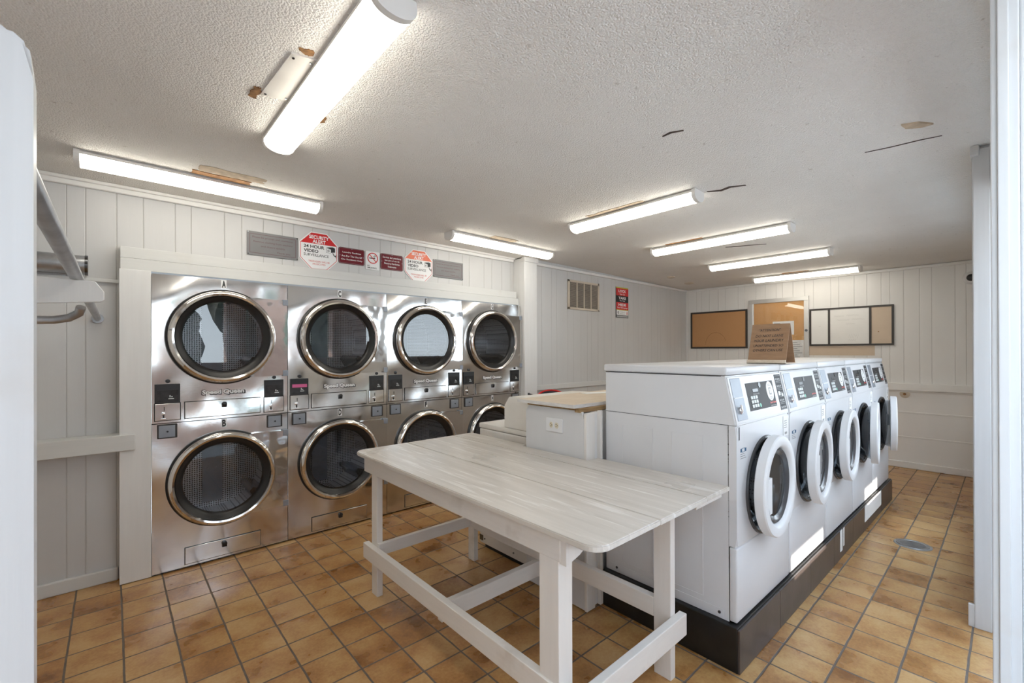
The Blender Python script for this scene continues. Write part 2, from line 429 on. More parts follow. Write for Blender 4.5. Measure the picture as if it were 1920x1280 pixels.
# ================================================================== THE SETTING
b = B(); box(b, -1.15, 7.5, -.02, 4.6, -.12, 0.); struct('floor', b, M['floor'])
b = B()                                           # the ceiling dips a little towards the far wall
prof = [(-1.15, CEIL), (4.2, CEIL-.005), (7.5, 2.508)]
for (xa, za), (xb, zb) in zip(prof, prof[1:]):
    vs = [b.verts.new(p) for p in ((xa, -.02, za), (xb, -.02, zb), (xb, 4.6, zb), (xa, 4.6, za), (xa, -.02, za+.1), (xb, -.02, zb+.1), (xb, 4.6, zb+.1), (xa, 4.6, za+.1))]
    for f in ((0, 1, 2, 3), (4, 5, 6, 7), (0, 1, 5, 4), (1, 2, 6, 5), (2, 3, 7, 6), (3, 0, 4, 7)): b.faces.new([vs[i] for i in f])
struct('ceiling', b, M['ceiling'])
def ceil_z(x): return CEIL-.005*(x+1.15)/5.35 if x < 4.2 else CEIL-.005-(.037)*(x-4.2)/3.3
# wall behind the dryers, left bay and header strip
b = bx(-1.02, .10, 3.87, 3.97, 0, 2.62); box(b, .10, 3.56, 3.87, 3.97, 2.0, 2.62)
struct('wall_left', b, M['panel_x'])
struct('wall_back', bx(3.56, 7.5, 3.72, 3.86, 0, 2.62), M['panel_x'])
b = bx(7.386, 7.5, -.02, 3.9, 0, 2.62); far = struct('wall_far', b, M['panel_y'])
struct('wall_end', bx(-1.15, -1.02, -.02, 4.0, 0, 2.62), M['wall'])
b = bx(3.42, 3.65, .0, .13, 0, 2.56); box(b, 5.5, 7.4, 0., .13, 0, 2.54); box(b, 3.65, 5.5, .0, .13, 0, .5); box(b, 3.65, 5.5, 0., .13, 2.2, 2.545)  # window opening out of view, put in and widened to pass sun and daylight
box(b, -1.02, -.86, -.02, .10, 0, 2.6); box(b, -.86, 1.5, -.10, -.02, 2.3, 2.6); box(b, 1.6, 3.42, -.10, -.02, 2.3, 2.6)
struct('wall_right', b, M['jamb'])
# mouldings, rails, skirting
b = B()
box(b, -1.0, 3.48, 3.838, 3.87, CEIL-.05, CEIL-.002, .006); box(b, -1.0, 3.48, 3.815, 3.85, CEIL-.022, CEIL-.002, .005)
struct('trim_1', b, M['wall'])
b = bx(3.71, 7.37, 3.69, 3.72, 2.475, 2.506, .006); struct('trim_2', b, M['wall'])
struct('trim_3', bx(7.355, 7.386, .14, 3.70, 2.47, 2.500, .006), M['wall'])
struct('trim_4', bx(3.71, 7.36, 3.695, 3.72, 1.005, 1.068, .005), M['boardh'])              # chair rail behind the counter
b = bx(7.335, 7.386, .14, 3.69, .968, 1.057, .005); box(b, 7.362, 7.386, .14, 3.69, .945, .968, .003); struct('trim_5', b, M['wall'])
b = bx(7.37, 7.386, .14, 3.69, .685, .705, .004); struct('trim_6', b, M['wall'])
struct('trim_7', bx(7.37, 7.386, .14, 3.69, .378, .398, .004), M['wall'])
struct('baseboard_far', bx(7.358, 7.386, .14, 3.69, 0, .082, .008), M['wall'])
struct('wall_far_lower', bx(7.374, 7.3865, .14, 3.70, .0, .96), M['wall'])
struct('baseboard_back', bx(3.71, 7.36, 3.695, 3.72, 0, .085, .006), M['boardh'])
struct('baseboard_left', bx(-1.0, .03, 3.845, 3.87, 0, .085, .008), M['boardh'])
struct('trim_8', bx(-1.0, .05, 3.85, 3.87, 1.915, 1.94, .006), M['boardh'])
struct('trim_9', bx(-1.0, .112, 3.722, 3.87, .848, .948, .004), M['boardh'])                # ledge board left of the dryers
b = bx(.035, .1925, 3.742, 3.87, 0.004, 2.0, .003); struct('trim_10', b, M['boardx'])          # upright casing board
b = bx(.04, 3.49, 3.77, 3.87, 2.0, 2.075, .003); box(b, .04, 3.47, 3.785, 3.87, 2.078, 2.15, .003); struct('trim_11', b, M['boardh'])
b = bx(3.497, 3.70, 3.68, 3.87, 0, 2.535, .004); box(b, 3.485, 3.712, 3.665, 3.72, 2.49, 2.545, .008); struct('trim_12', b, M['boardx'])   # post right of the dryers
# right-hand frames close to the camera
b = bx(3.395, 3.42, .062, .126, 0, 2.53, .004); box(b, 3.375, 3.44, .10, .135, 2.49, 2.545, .006); box(b, 3.40, 3.42, .062, .15, 0, .12, .004); struct('trim_13', b, M['jamb'])
b = bx(1.5, 1.56, -.018, .027, 0, 2.55, .003); box(b, 1.49, 1.505, -.002, .016, 0, 2.55, .002); struct('trim_14', b, M['jamb'])
b = bx(1.52, 1.60, -.10, -.018, 0, 2.55, .004); struct('trim_15', b, M['jamb'])
struct('trim_16', bx(7.3845, 7.3875, 1.165, 1.9, 1.40, 1.53), M['beige'])
# open entrance door at the left edge of the view
b = B(); f = Frame((-.97, .88, 0)); f.poly(b, [(0, .01), (.885, .01), (.8916, .03), (.8916, .534), (.8948, .582), (.8948, .630), (.8916, .678), (.8916, 1.838), (.887, 1.886), (.868, 1.902), (.80, 1.904), (0, 1.911)], 0, -.034)
t = b; bmesh.ops.bevel(t, geom=[e for e in t.edges], offset=.006, segments=2, affect='EDGES')
door1 = struct('door_1', b, M['jamb'])
b = B(); ff = Frame((0, .914, 0), (1, 0, 0), (0, 0, 1), (0, 1, 0))
ff.lathe(b, -.120, 1.364, [(0, 0), (.016, 0), (.016, .004), (.005, .006), (.005, .040), (0, .040)], 20)
ff.poly(b, [(-.120+.0065*math.cos(a), 1.364+.015*math.sin(a)) for a in [2*PI*i/20 for i in range(20)]], .036, .047)
obj('thumb_turn', b, M['chrome'], door1, True)

# ------------------------------------------------------------------ outside: pillars and trees seen in reflections, plus pieces added to shape the sun
struct('porch_ground', bx(-14, 18, -40, -.02, -.14, -.02), M['concrete'])
pg = thing('pergola', 'white slatted pergola over the porch outside', 'pergola', (3, -1.3, 2.45))  # unseen slats, added to stop direct sun yet pass sky light
b = bx(-9, 9, 1.12, 1.18, 0, .18); box(b, -9, 9, -1.34, -1.28, -.005, .18); obj('beam', b, M['soffit'], pg)
b = B()
for k in range(11): box(b, -9, 9, -1.02+k*.2, -1.00+k*.2, 0.001, .18)
tag(obj('slat', b, M['soffit'], pg), kind='stuff')
b = bx(-.25, 7, -1.12, -1.0, -.02, 1.30); box(b, -4, -.25, -1.12, -1.0, -.02, 1.62)  # unseen brick wall, added so its stepped top trims the sun strips
tag(obj('porch_wall', b, M['brick']), 'low red brick porch wall outside the entrance', 'wall')
for i, (x0, x1, lb) in enumerate(((-.25, .46, 'broad red brick porch pillar nearest the entrance'), (1.37, 1.65, 'narrow red brick porch pillar outside the side window'), (1.76, 2.28, 'red brick porch pillar beside the narrow pillar'), (3.06, 3.7, 'broad red brick porch pillar farthest along the porch'))):
    tag(obj('brick_pillar', bx(x0, x1, -1.18, -.94, -.02, 2.45), M['brick']), lb, 'pillar', 'brick porch pillars')  # brick pillars known from reflections; widths and gaps set to split the sun strips
for i, (x, y, h, r, lb) in enumerate(((-3.5, -17, 3.4, 2.6, 'rounded dark green tree left across the yard'), (1.0, -20, 2.8, 2.4, 'small dark green tree in the middle of the yard'), (5.5, -16, 4.0, 2.9, 'tall dark green tree right across the yard'))):
    t = thing('tree', lb, 'tree', (x, y, -.02), 0, 'trees across the yard')
    b = B(); tube(b, [(0, 0, 0), (.05, 0, h*.3), (0, .05, h*.6)], [.2, .16, .1]); obj('trunk', b, M['bark'], t, True)
    b = B()
    for k in range(9):
        q = bmesh.new(); bmesh.ops.create_icosphere(q, subdivisions=3, radius=r*random.uniform(.4, .62))
        cx, cy, cz = random.uniform(-.6, .6)*r, random.uniform(-.5, .5)*r, h*.75+random.uniform(-.35, .35)*r
        for v in q.verts: v.co = v.co*random.uniform(.86, 1.1)+Vector((cx, cy, max(cz, .8)))
        merge(b, q)
    obj('crown', b, M['foliage'], t)

# ================================================================== CEILING LIGHTS
def light(cx, cy, L, along, label, w=.150, h=.078):
    zc = ceil_z(cx)
    t = thing('fluorescent_light', label, 'ceiling light', (cx, cy, zc), 0 if along == 'X' else PI/2, 'fluorescent ceiling lights')
    f = Frame((-L/2, 0, 0), (0, 1, 0), (0, 0, 1), (1, 0, 0))        # section plane, extruded along the tube
    b = B(); f.poly(b, [(-w*.36, 0), (w*.36, 0), (w*.5, -.014), (w*.5, -.026), (-w*.5, -.026), (-w*.5, -.014)], .004, L-.004)
    obj('housing', b, M['housing'], t)
    sec = [(w*.5*math.cos(a)*(1 if abs(math.cos(a)) > .999 else 1), -.026-(h-.026)*abs(math.sin(a))**.75) for a in [PI*i/16 for i in range(17)]]
    b = B(); f.poly(b, sec, .022, L-.022); obj('diffuser', b, M['lamp'], t, True)
    capsec = [(x*1.03, z*1.03) for x, z in sec]+[(-w*.5, -.004), (w*.5, -.004)]
    for d0, d1 in ((0, .024), (L-.024, L)):
        b = B(); f.poly(b, capsec, d0, d1); e = obj('end_cap', b, M['housing'], t)
    b = B()
    for i in range(11):
        d = .06+(L-.12)*i/10
        for sgn in (-1, 1): f.ring(b, sgn*w*.43, -.010, 0, .004, d-.004, d+.004, 8)
    obj('clip', b, M['housing'], t)
    return t
light(.630, 1.845, 1.26, 'Y', 'largest looking fluorescent ceiling light, nearest the camera, above the aisle', .14)
light(.49, 3.345, 1.28, 'X', 'long fluorescent ceiling light above dryer A at the left wall', .13)
light(2.90, 3.345, 1.32, 'X', 'fluorescent ceiling light in front of the post right of the dryers', .13)
light(2.93, 1.93, 1.10, 'Y', 'dim fluorescent ceiling light above the near end of the washer row', .135)
light(4.27, 1.86, 1.30, 'Y', 'second fluorescent ceiling light above the washer row, beside a brown stain', .135)
light(5.54, 1.85, 1.26, 'Y', 'third fluorescent ceiling light above the washer row, second from far wall', .135)
light(6.88, 1.83, 1.24, 'Y', 'farthest fluorescent ceiling light, close to the far panelled wall', .135)

# ceiling damage and fittings
def cplate(name, label, cat, pts, mat, th=.004, group=None):
    zc = min(ceil_z(x) for x, y in pts)
    b = B(); vs = [b.verts.new((x, y, zc-th)) for x, y in pts]; vt = [b.verts.new((x, y, ceil_z(x)+.001)) for x, y in pts]
    b.faces.new(vs); b.faces.new(vt[::-1]); n = len(pts)
    for i in range(n): b.faces.new((vs[i], vt[i], vt[(i+1) % n], vs[(i+1) % n]))
    return tag(obj(name, b, mat), label, cat, group)
def jag(x0, x1, y0, y1, n=7, amp=.012):
    P = []
    for (xa, ya), (xb, yb) in (((x0, y0), (x1, y0)), ((x1, y0), (x1, y1)), ((x1, y1), (x0, y1)), ((x0, y1), (x0, y0))):
        for i in range(n):
            t_ = i/n; P.append((xa+(xb-xa)*t_+random.uniform(-amp, amp), ya+(yb-ya)*t_+random.uniform(-amp, amp)))
    return P
pl = cplate('cover_plate', 'blank white cover plate screwed to ceiling beside the largest light', 'cover plate', [(.482, 1.72), (.572, 1.70), (.572, 2.06), (.462, 2.08)], M['patchplate'], .006)
for x, y in ((.494, 1.74), (.552, 1.73), (.476, 2.06), (.55, 2.04)):
    b = B(); Frame((0, 0, CEIL-.0085), (1, 0, 0), (0, 1, 0), (0, 0, -1)).ring(b, x, y, 0, .005, 0, .003, 10)
    obj('screw', b, M['dark_steel'], pl)
for nm, x0, x1, y0, y1, mat, lb in (
    ('ceiling_stain', .430, .458, 2.04, 2.13, 'rust', 'rusty brown spot at the lower corner of the cover plate'),
    ('ceiling_stain', .50, .54, 1.665, 1.695, 'rust', 'rusty brown spot at the upper end of the cover plate'),
    ('ceiling_stain', .718, .74, 2.10, 2.16, 'rust', 'small rusty spot on the right side of the largest light'),
    ('ceiling_hole', .36, .66, 3.21, 3.275, 'stain', 'brown exposed strip beside the light above dryer A'),
    ('ceiling_hole', 2.66, 2.95, 3.19, 3.275, 'tornpaper', 'tan exposed patch beside the light right of the dryers'),
    ('ceiling_hole', 4.17, 4.20, 1.95, 2.32, 'stain', 'brown exposed strip beside the second light above the washers'),
    ('ceiling_hole', 6.77, 6.81, 1.75, 2.05, 'stain', 'brown exposed strip beside the farthest ceiling light'),
    ('ceiling_scar', 2.82, 2.86, 1.75, 2.25, 'tornpaper', 'pale torn strip beside the dim light over the washers')):
    cplate(nm, lb, 'ceiling damage', jag(x0, x1, y0, y1, 6, .008), M[mat], .0035)
cplate('ceiling_scar', 'torn tan ceiling paper above the strip by dryer A light', 'ceiling damage', jag(.38, .72, 3.10, 3.205, 8, .012), M['tornpaper'], .002)
def crack(pts, w, label, mat='crack'):
    P = [(x+w*(.4+.6*math.sin(PI*i/(len(pts)-1))), y) for i, (x, y) in enumerate(pts)]; Q = [(x-w*.3, y+random.uniform(-.004, .004)) for x, y in pts][::-1]
    cplate('ceiling_crack', label, 'ceiling damage', P+Q, M[mat], .003)
crack([(3.00, 1.36), (3.04, 1.29), (3.02, 1.22), (3.07, 1.14)], .022, 'dark jagged crack at the right end of the dim light')
crack([(4.72, 1.95), (4.78, 1.85), (4.81, 1.75), (4.88, 1.62)], .012, 'dark curved crack behind the second light above the washers')
crack([(2.06, 1.16), (2.05, 1.11), (2.08, 1.06)], .012, 'short crack in the plain middle of the ceiling')
cplate('ceiling_flake', 'peeling ceiling flake near the right hand frame', 'ceiling damage', [(2.80, .34), (2.83, .28), (2.90, .235), (2.90, .28), (2.86, .33)], M['tornpaper'], .008)
crack([(3.05, .52), (3.07, .42), (3.08, .30), (3.10, .22)], .006, 'thin long crack near the right hand frame')
for i, (x, y, r, lb) in enumerate(((5.95, 3.22, .055, 'small round ceiling fitting nearer the lock take hide sign'), (6.65, 3.30, .075, 'larger round ceiling fitting near the far left corner'))):
    b = B(); Frame((x, y, ceil_z(x)), (1, 0, 0), (0, 1, 0), (0, 0, -1)).lathe(b, 0, 0, [(0, .02), (r*.5, .02), (r*.85, .014), (r, 0)], 24)
    tag(obj('smoke_detector', b, M['cream'], None, True), lb, 'ceiling fitting', 'round ceiling fittings')

# ================================================================== STACKED DRYERS
DX0, DW, DY = .192, .8247, 3.741
def dryer(idx, letters, label):
    t = thing('stacked_dryer', label, 'dryer', (DX0+DW*idx+DW/2, DY, 0), 0, 'stacked dryers along the left wall')
    o = -DW/2; hw = DW/2-.002
    f = Frame((o, 0, 0)); g = M['steel']
    b = bx(-hw, hw, .03, .62, .02, 1.975)                         # cabinet shell: sides, back and top, open at the front
    bmesh.ops.delete(b, geom=[q for q in b.faces if abs(q.calc_center_median().y-.03) < 1e-4], context='FACES')
    obj('cabinet', b, M['dark_steel'], t)
    for zc, z0, z1, up in ((1.577, 1.0, 1.986, 1), (.580, .012, .995, 0)):
        b = B(); f.plate_hole(b, .002, DW-.002, z0, z1, .405, zc, .285, 0, -.03); fp = obj('front_panel', b, g, t)
        # drum
        b = B(); f.lathe(b, .405, zc, [(.285, -.03), (.30, -.06), (.335, -.08), (.335, -.50), (.0, -.50)], 64)
        dr = obj('drum', b, M['drum'], t, True)
        for k in range(3):
            b = B(); a = PI*(.45+2*k/3.); c, q = math.cos(a), math.sin(a)
            pts = [(.405+c*r_-q*w_, zc+q*r_+c*w_) for r_, w_ in ((.335, -.05), (.25, -.018), (.25, .018), (.335, .05))]
            f.poly(b, pts, -.12, -.485); obj('baffle', b, M['dark_steel'], dr)
        b = B(); f.box(b, .335, .47, zc-.29, zc+.29, -.492, -.486)
        for bx_ in (.37, .435):
            for bz in (-.03, .05): f.lathe(b, bx_, zc+bz, [(.010, -.487), (.010, -.480), (0, -.480)], 12)
        obj('drum_plate', b, M['coinplate'], dr)
        # round door
        b = B(); f.lathe(b, .405, zc, [(.282, .010), (.282, .040), (.290, .056), (.302, .061), (.314, .056), (.323, .042), (.323, .012)], 72)
        d = obj('door', b, M['chrome'], t, True)
        b = B(); f.lathe(b, .405, zc, [(.320, .001), (.335, .001), (.335, .014), (.326, .022), (.318, .022), (.318, .001)], 72, True); obj('outer_seal', b, M['gasket'], d, True)
        b = B(); f.lathe(b, .405, zc, [(.284, .045), (.262, .030), (.246, .016), (.240, .0), (.262, .0), (.284, .01)], 72, True); obj('gasket', b, M['gasket'], d, True)
        b = B(); f.lathe(b, .405, zc, [(0, .0175), (.12, .0175), (.22, .0175), (.258, .0175)], 64); obj('door_glass', b, M['glass_dark'], d, True)
        # hinge plate reaching the right edge, cut round the ring
        pts = [(.405+.3235*math.cos(a), zc+.3235*math.sin(a)) for a in [math.radians(-62+124*i/24) for i in range(25)]]
        pts = [(DW-.008, zc-.284), (.60, zc-.292)]+[p for p in pts]+[(.60, zc+.292), (DW-.008, zc+.284)]
        b = B(); f.poly(b, pts, .002, .024); obj('hinge_plate', b, M['mirror'], d)
        for zz in (zc-.27, zc+.27):
            b = B(); f.box(b, DW-.040, DW-.003, zz-.022, zz+.022, .004, .028, .002); obj('hinge', b, M['coinplate'], d)
        L = letters[0] if up else letters[1]
        b = B(); zl = 1.955 if up else .966; f.box(b, .388, .420, zl-.031, zl+.027, 0, .0015); st = obj('letter_sticker', b, M['white'], t)
        b = B(); f.text(b, L, .404, zl-.002, .024, .050, .0022, .05); obj('letter', b, M['ink'], st)
        # lint drawer with lock
        zd0, zd1 = (1.020, 1.130) if up else (.030, .140)
        b = B(); f.box(b, .178, .632, zd0, zd1, .001, .008, .002); dw = obj('lint_drawer', b, g, t)
        b = B(); f.box(b, .174, .636, zd0-.004, zd1+.004, .0, .0016); obj('drawer_gap', b, M['gasket'], dw)
        zk = zd1-.028
        b = B(); f.lathe(b, .404, zk, [(.016, .008), (.016, .022), (.012, .025), (0, .025)], 20); f.box(b, .389, .419, zk-.024, zk, .008, .020, .003); obj('lock', b, M['black'], dw, True)
        if up:
            for x0, x1 in ((.018, .152), (.660, .793)):
                b = B(); f.box(b, x0, x1, 1.130, 1.258, 0, .008, .002); dp = obj('display', b, M['black'], t)
                b = B(); f.box(b, x0+.010, x1-.010, 1.140, 1.216, .008, .0095); obj('display_window', b, M['display'], dp)
                b = B(); f.box(b, x0+.070, x0+.100, 1.158, 1.163, .0096, .0103); f.box(b, x0+.076, x0+.082, 1.170, 1.184, .0096, .0103); f.box(b, x0+.085, x0+.093, 1.170, 1.176, .0096, .0103); obj('display_text', b, M['key'], dp)
                if idx == 1 and x0 < .1:
                    b = B(); f.box(b, x0+.012, x1-.012, 1.19, 1.215, .0096, .0106); obj('pink_label', b, M['pink'], dp)
                b = B(); f.box(b, x0, x1, 1.018, 1.128, .001, .006, .002); cp = obj('coin_plate', b, g, t)
                b = B(); f.box(b, x0-.004, x1+.004, 1.014, 1.132, 0, .0015); obj('plate_gap', b, M['gasket'], cp)
                xc = x0+.044
                b = B(); f.box(b, xc+.003, xc+.007, 1.083, 1.108, .006, .0075); f.box(b, xc-.003, xc+.005, 1.034, 1.060, .006, .010); obj('coin_slot', b, M['black'], cp)
                b = B(); f.lathe(b, xc-.002, 1.064, [(.010, .006), (.010, .016), (0, .019)], 16); f.box(b, xc-.012, xc+.012, 1.026, 1.034, .006, .014, .002); obj('coin_knob', b, M['chrome'], cp, True)
                b = B(); f.lathe(b, x0+.068, 1.277, [(.013, 0), (.013, .006), (0, .008)], 20); obj('start_button', b, M['black'], t, True)
            b = B(); f.text(b, 'Speed Queen', .404, 1.183, .268, .050, .0015, .09); lg = obj('nameplate', b, M['ink'], t)
            b = B(); f.text(b, 'Speed Queen', .402, 1.185, .256, .040, .0025, .045); obj('nameplate_face', b, M['white'], lg)
        else:
            for x0, x1 in ((.030, .136), (.678, .784)):
                b = B(); f.box(b, x0, x1, .898, .992, 0, .010, .003); cb = obj('coin_vault', b, M['grey_panel'], t)
                b = B(); f.box(b, x0+.007, x1-.012, .905, .984, .010, .014, .002); f.lathe(b, (x0+x1)/2, .944, [(.010, .014), (.010, .017), (0, .017)], 16); obj('vault_door', b, M['coinplate'], cb)
                b = B(); f.lathe(b, (x0+x1)/2, .944, [(.006, .017), (.006, .0195), (0, .0195)], 14); obj('keyhole', b, M['black'], cb)
    b = bx(-hw, hw, .02, .10, 0, .02); obj('toe_kick', b, M['black'], t)
    return t
tt = NT('mirror_hinge_plate'); M['mirror'] = tt.set(Base_Color=(.66, .65, .64, 1), Metallic=1., Roughness=.07, Normal=tt.bump(tt.noise(5, 2, tt.pos()), .15, .03))
for i, (lt, lb) in enumerate((('AB', 'stainless stacked dryer lettered A and B, leftmost beside the casing board'), ('CD', 'stainless stacked dryer lettered C and D, with the pink display label'),
                              ('EF', 'stainless stacked dryer lettered E and F, its lower half behind the table'), ('GH', 'stainless stacked dryer lettered G and H, rightmost beside the white post'))):
    dryer(i, lt, lb)

# ================================================================== FRONT LOADING WASHERS
RZ = math.radians(-.72)
RO = Vector((2.135, .838, .208))
def row(x, y, z=0.):
    return (RO.x+x*math.cos(RZ)-y*math.sin(RZ), RO.y+x*math.sin(RZ)+y*math.cos(RZ), RO.z+z)
WW, WP = .702, .7105
def washer(i, label, ang, badge=True, number=None):
    t = thing('front_load_washer', label, 'washer', row(WP*i+WW/2, 0), RZ, 'front-loading washers on the pedestal')
    f = Frame((0, 0, 0)); hw = WW/2
    zS, zT, zL = .914, 1.142, .349                                # panel seam, lid underside, lower seam
    # cabinet
    b = B(); s = Frame((-hw, 0, 0), (0, 1, 0), (0, 0, 1), (1, 0, 0))
    s.poly(b, [(.036, .0), (.735, .0), (.735, zT), (.082, zT), (.040, zS)], .004, WW-.004)
    bmesh.ops.delete(b, geom=[q for q in b.faces if q.calc_center_median().y < .06], context='FACES')
    if i == 0:                                                    # pressed ribs and foot strip on the exposed side panel
        sd = Frame((-hw+.004, 0, 0), (0, -1, 0), (0, 0, 1), (-1, 0, 0))
        for ya, yb in ((.16, .32), (.43, .62)):
            for y0, y1, z0, z1 in ((ya, ya+.004, .07, .845), (yb, yb+.004, .07, .845), (ya, yb, .845, .848), (ya, yb, .07, .073)):
                sd.box(b, -y1, -y0, z0, z1, 0, .0022)
        sd.box(b, -.70, -.06, .012, .045, 0, .003)
        sd.box(b, -.735, -.038, .909, .912, -.001, .0012)
    obj('cabinet', b, M['enamel'], t)
    if i == 0:
        b = B(); sd.box(b, -.735, -.036, .9125, .9150, 0, .0016); sd.box(b, -.735, -.07, zT-.003, zT, 0, .0016); obj('panel_seam', b, M['grey_rubber'], t)
        for yy in (.08, .66):
            b = B(); sd.lathe(b, -yy, .028, [(.007, .003), (.007, .006), (0, .006)], 12); obj('screw', b, M['dark_steel'], t)
    # lid
    b = B(); box(b, -hw, hw, .045, .750, zT+.002, zT+.042, .010, 3); obj('lid', b, M['enamel'], t, True)
    # front panel with the opening, rounded edges
    cz = .583; r0 = .228
    b = B(); f.plate_hole(b, -hw+.003, hw-.003, zL+.003, zS-.002, 0, cz, r0, -.036, .0, 72)
    bmesh.ops.bevel(b, geom=[e for e in b.edges if all(abs(v.co.y) < 1e-5 for v in e.verts) and (all(abs(abs(v.co.x)-(hw-.003)) < 1e-4 for v in e.verts) or all(abs(v.co.z-(zS-.002)) < 1e-4 for v in e.verts) or all(abs(v.co.z-zL-.003) < 1e-4 for v in e.verts))], offset=.008, segments=3, affect='EDGES')
    obj('front_panel', b, M['enamel'], t, True)
    b = B(); f.box(b, -hw+.003, hw-.003, .004, zL-.001, -.036, .0, .008, 3); obj('lower_panel', b, M['enamel'], t, True)
    # sloped console
    b = B(); s.poly(b, [(.0, zS), (.0, zS+.006), (.046, zT), (.10, zT), (.10, zS)], .003, WW-.003)
    bmesh.ops.bevel(b, geom=[e for e in b.edges if all(v.co.y < .06 for v in e.verts)], offset=.007, segments=3, affect='EDGES')
    con = obj('console', b, M['enamel'], t, True)
    c = Frame((-hw, .003, zS+.006), (1, 0, 0), (0, .046, zT-zS-.006), (0, -(zT-zS-.006), .046)); H = .226
    b = B(); c.box(b, .028, .140, .012, .212, .0, .005, .002); cu = obj('coin_box', b, M['coinplate'], t)
    b = B(); c.box(b, .024, .144, .008, .216, 0, .0025, .001); obj('coin_box_rim', b, M['plastic'], cu)
    b = B(); c.box(b, .028, .140, .116, .121, .005, .009); obj('coin_box_bar', b, M['plastic'], cu)
    b = B(); c.lathe(b, .068, .058, [(.017, .005), (.017, .012), (.010, .016), (0, .016)], 20); c.box(b, .058, .064, .050, .085, .012, .022, .002); obj('coin_knob', b, M['chrome'], cu, True)
    b = B(); c.box(b, .190, .550, .044, .182, .0, .004, .001); cp = obj('control_panel', b, M['grey_panel'], t)
    b = B(); c.box(b, .180, .560, .010, .205, .0, .0015); obj('panel_bezel', b, M['plastic'], cp)
    b = B()
    for kx in range(3):
        for kz in range(3):
            c.box(b, .222+kx*.030, .244+kx*.030, .058+kz*.021, .074+kz*.021, .004, .007, .001)
    obj('keypad', b, M['key'], cp)
    b = B(); c.lathe(b, .325, .064, [(.010, .004), (.010, .006), (0, .006)], 16); obj('start_key', b, M['greenkey'], cp)
    b = B(); c.box(b, .262, .330, .134, .150, .004, .0055); c.lathe(b, .360, .166, [(.014, .004), (.014, .006), (0, .006)], 18); obj('screen', b, M['black'], cp)
    b = B()
    for k in range(5): c.box(b, .265+k*.016, .273+k*.016, .120, .128, .004, .0052)
    obj('indicator_lights', b, M['greyink'], cp)
    b = B(); c.text(b, 'Speed Queen', .500, .066, .085, .013, .0052, .03, .2); obj('logo', b, M['logo_red'], cp)
    b = B(); c.box(b, .464, .540, .049, .0525, .004, .0052); obj('sub_logo', b, M['greyink'], cp)
    if badge:
        b = B(); pts = [(.487+.046*math.cos(a), .128+.052*math.sin(a)) for a in [2*PI*k/36 for k in range(36)]]
        c.poly(b, pts, .004, .0058); bd = obj('round_sticker', b, M['white'], cp)
        b = B(); c.box(b, .472, .502, .108, .146, .0058, .0064); c.box(b, .470, .504, .162, .165, .0058, .0064); c.box(b, .466, .508, .155, .1575, .0058, .0064); c.box(b, .470, .504, .094, .0965, .0058, .0064); c.box(b, .474, .500, .087, .0895, .0058, .0064); obj('sticker_print', b, M['greyink'], bd)
        b = B(); c.box(b, .478, .496, .114, .140, .0064, .007); obj('sticker_picture', b, M['white'], bd)
    b = B(); c.box(b, .592, .690, .014, .212, .0, .003, .001); ins = obj('instruction_strip', b, M['strip'], t)
    b = B()
    for k in range(5):
        z = .186-k*.039
        c.box(b, .600, .682, z+.017, z+.0185, .003, .0037)
        for x in (.606, .630, .654): c.box(b, x, x+.016, z-.006, z+.004, .003, .0037)
        c.box(b, .606, .676, z-.014, z-.011, .003, .0037)
    obj('strip_print', b, M['greyink'], ins)
    if i < 3:
        b = B(); c.box(b, .606, .632, .094, .118, .0037, .0042); c.box(b, .650, .672, .088, .104, .0037, .0042); obj('strip_icons', b, M['key'], ins)
    # stickers on the front
    if number:
        b = B(); f.text(b, number, -hw+.030, .875, .010 if number == '1' else .026, .060, .0012, .01); obj('number_sticker', b, M['ink'], t)
    b = B(); f.box(b, -hw+.045, -hw+.062, .786, .802, 0, .0012); f.box(b, -hw+.093, -hw+.110, .786, .802, 0, .0012); f.box(b, -hw+.062, -hw+.093, .784, .786, 0, .001); f.box(b, -hw+.062, -hw+.093, .802, .804, 0, .001); lb_ = obj('blue_label', b, M['blue'], t)
    b = B()
    for k in range(3): f.box(b, -hw+.045, -hw+.108-.01*k, .755+k*.010, .758+k*.010, 0, .001)
    obj('label_lines', b, M['greyink'], lb_)
    b = B(); f.box(b, hw-.095, hw-.012, .79, .90, 0, .003, .001); ln = obj('side_notice', b, M['white'], t)
    b = B()
    f.box(b, hw-.075, hw-.040, .80, .812, .003, .0035)
    for k in range(4): f.box(b, hw-.085, hw-.045, .835+k*.012, .839+k*.012, .003, .0035)
    obj('notice_print', b, M['greyink'], ln)
    # opening: bezel, rubber seal, drum
    b = B(); f.lathe(b, 0, cz, [(.226, -.03), (.226, .002), (.236, .012), (.244, .010), (.247, .001), (.247, -.001)], 72); obj('opening_bezel', b, M['grey_rubber'], t, True)
    b = B(); f.lathe(b, 0, cz, [(.228, -.002), (.215, -.012), (.205, -.05), (.190, -.06), (.195, -.10), (.210, -.11), (.228, -.04)], 72, True); obj('door_seal', b, M['grey_rubber'], t, True)
    b = B(); f.lathe(b, 0, cz, [(.200, -.09), (.245, -.12), (.245, -.50), (.10, -.52), (0, -.52)], 64); obj('drum', b, M['drum'], t, True)
    # door: ring on a hinge at the right, slightly ajar
    R_, off, th = .246, .030, .046
    hx = .212
    b = B(); g = Frame((-R_, 0, 0))
    g.lathe(b, 0, 0, [(.180, .0), (.242, .0), (R_, .004), (R_, th-.006), (.241, th), (.204, th+.002), (.194, th-.004), (.184, .024)], 80, True)
    d = obj('door', b, M['plastic'], t, True, (hx, -off, cz+.012)); d.rotation_euler = (0, 0, math.radians(ang))
    b = B(); g.lathe(b, 0, 0, [(.176, .022), (.150, .016), (.10, .014), (0, .014), ], 64); obj('door_glass', b, M['glass_clear'], d, True)
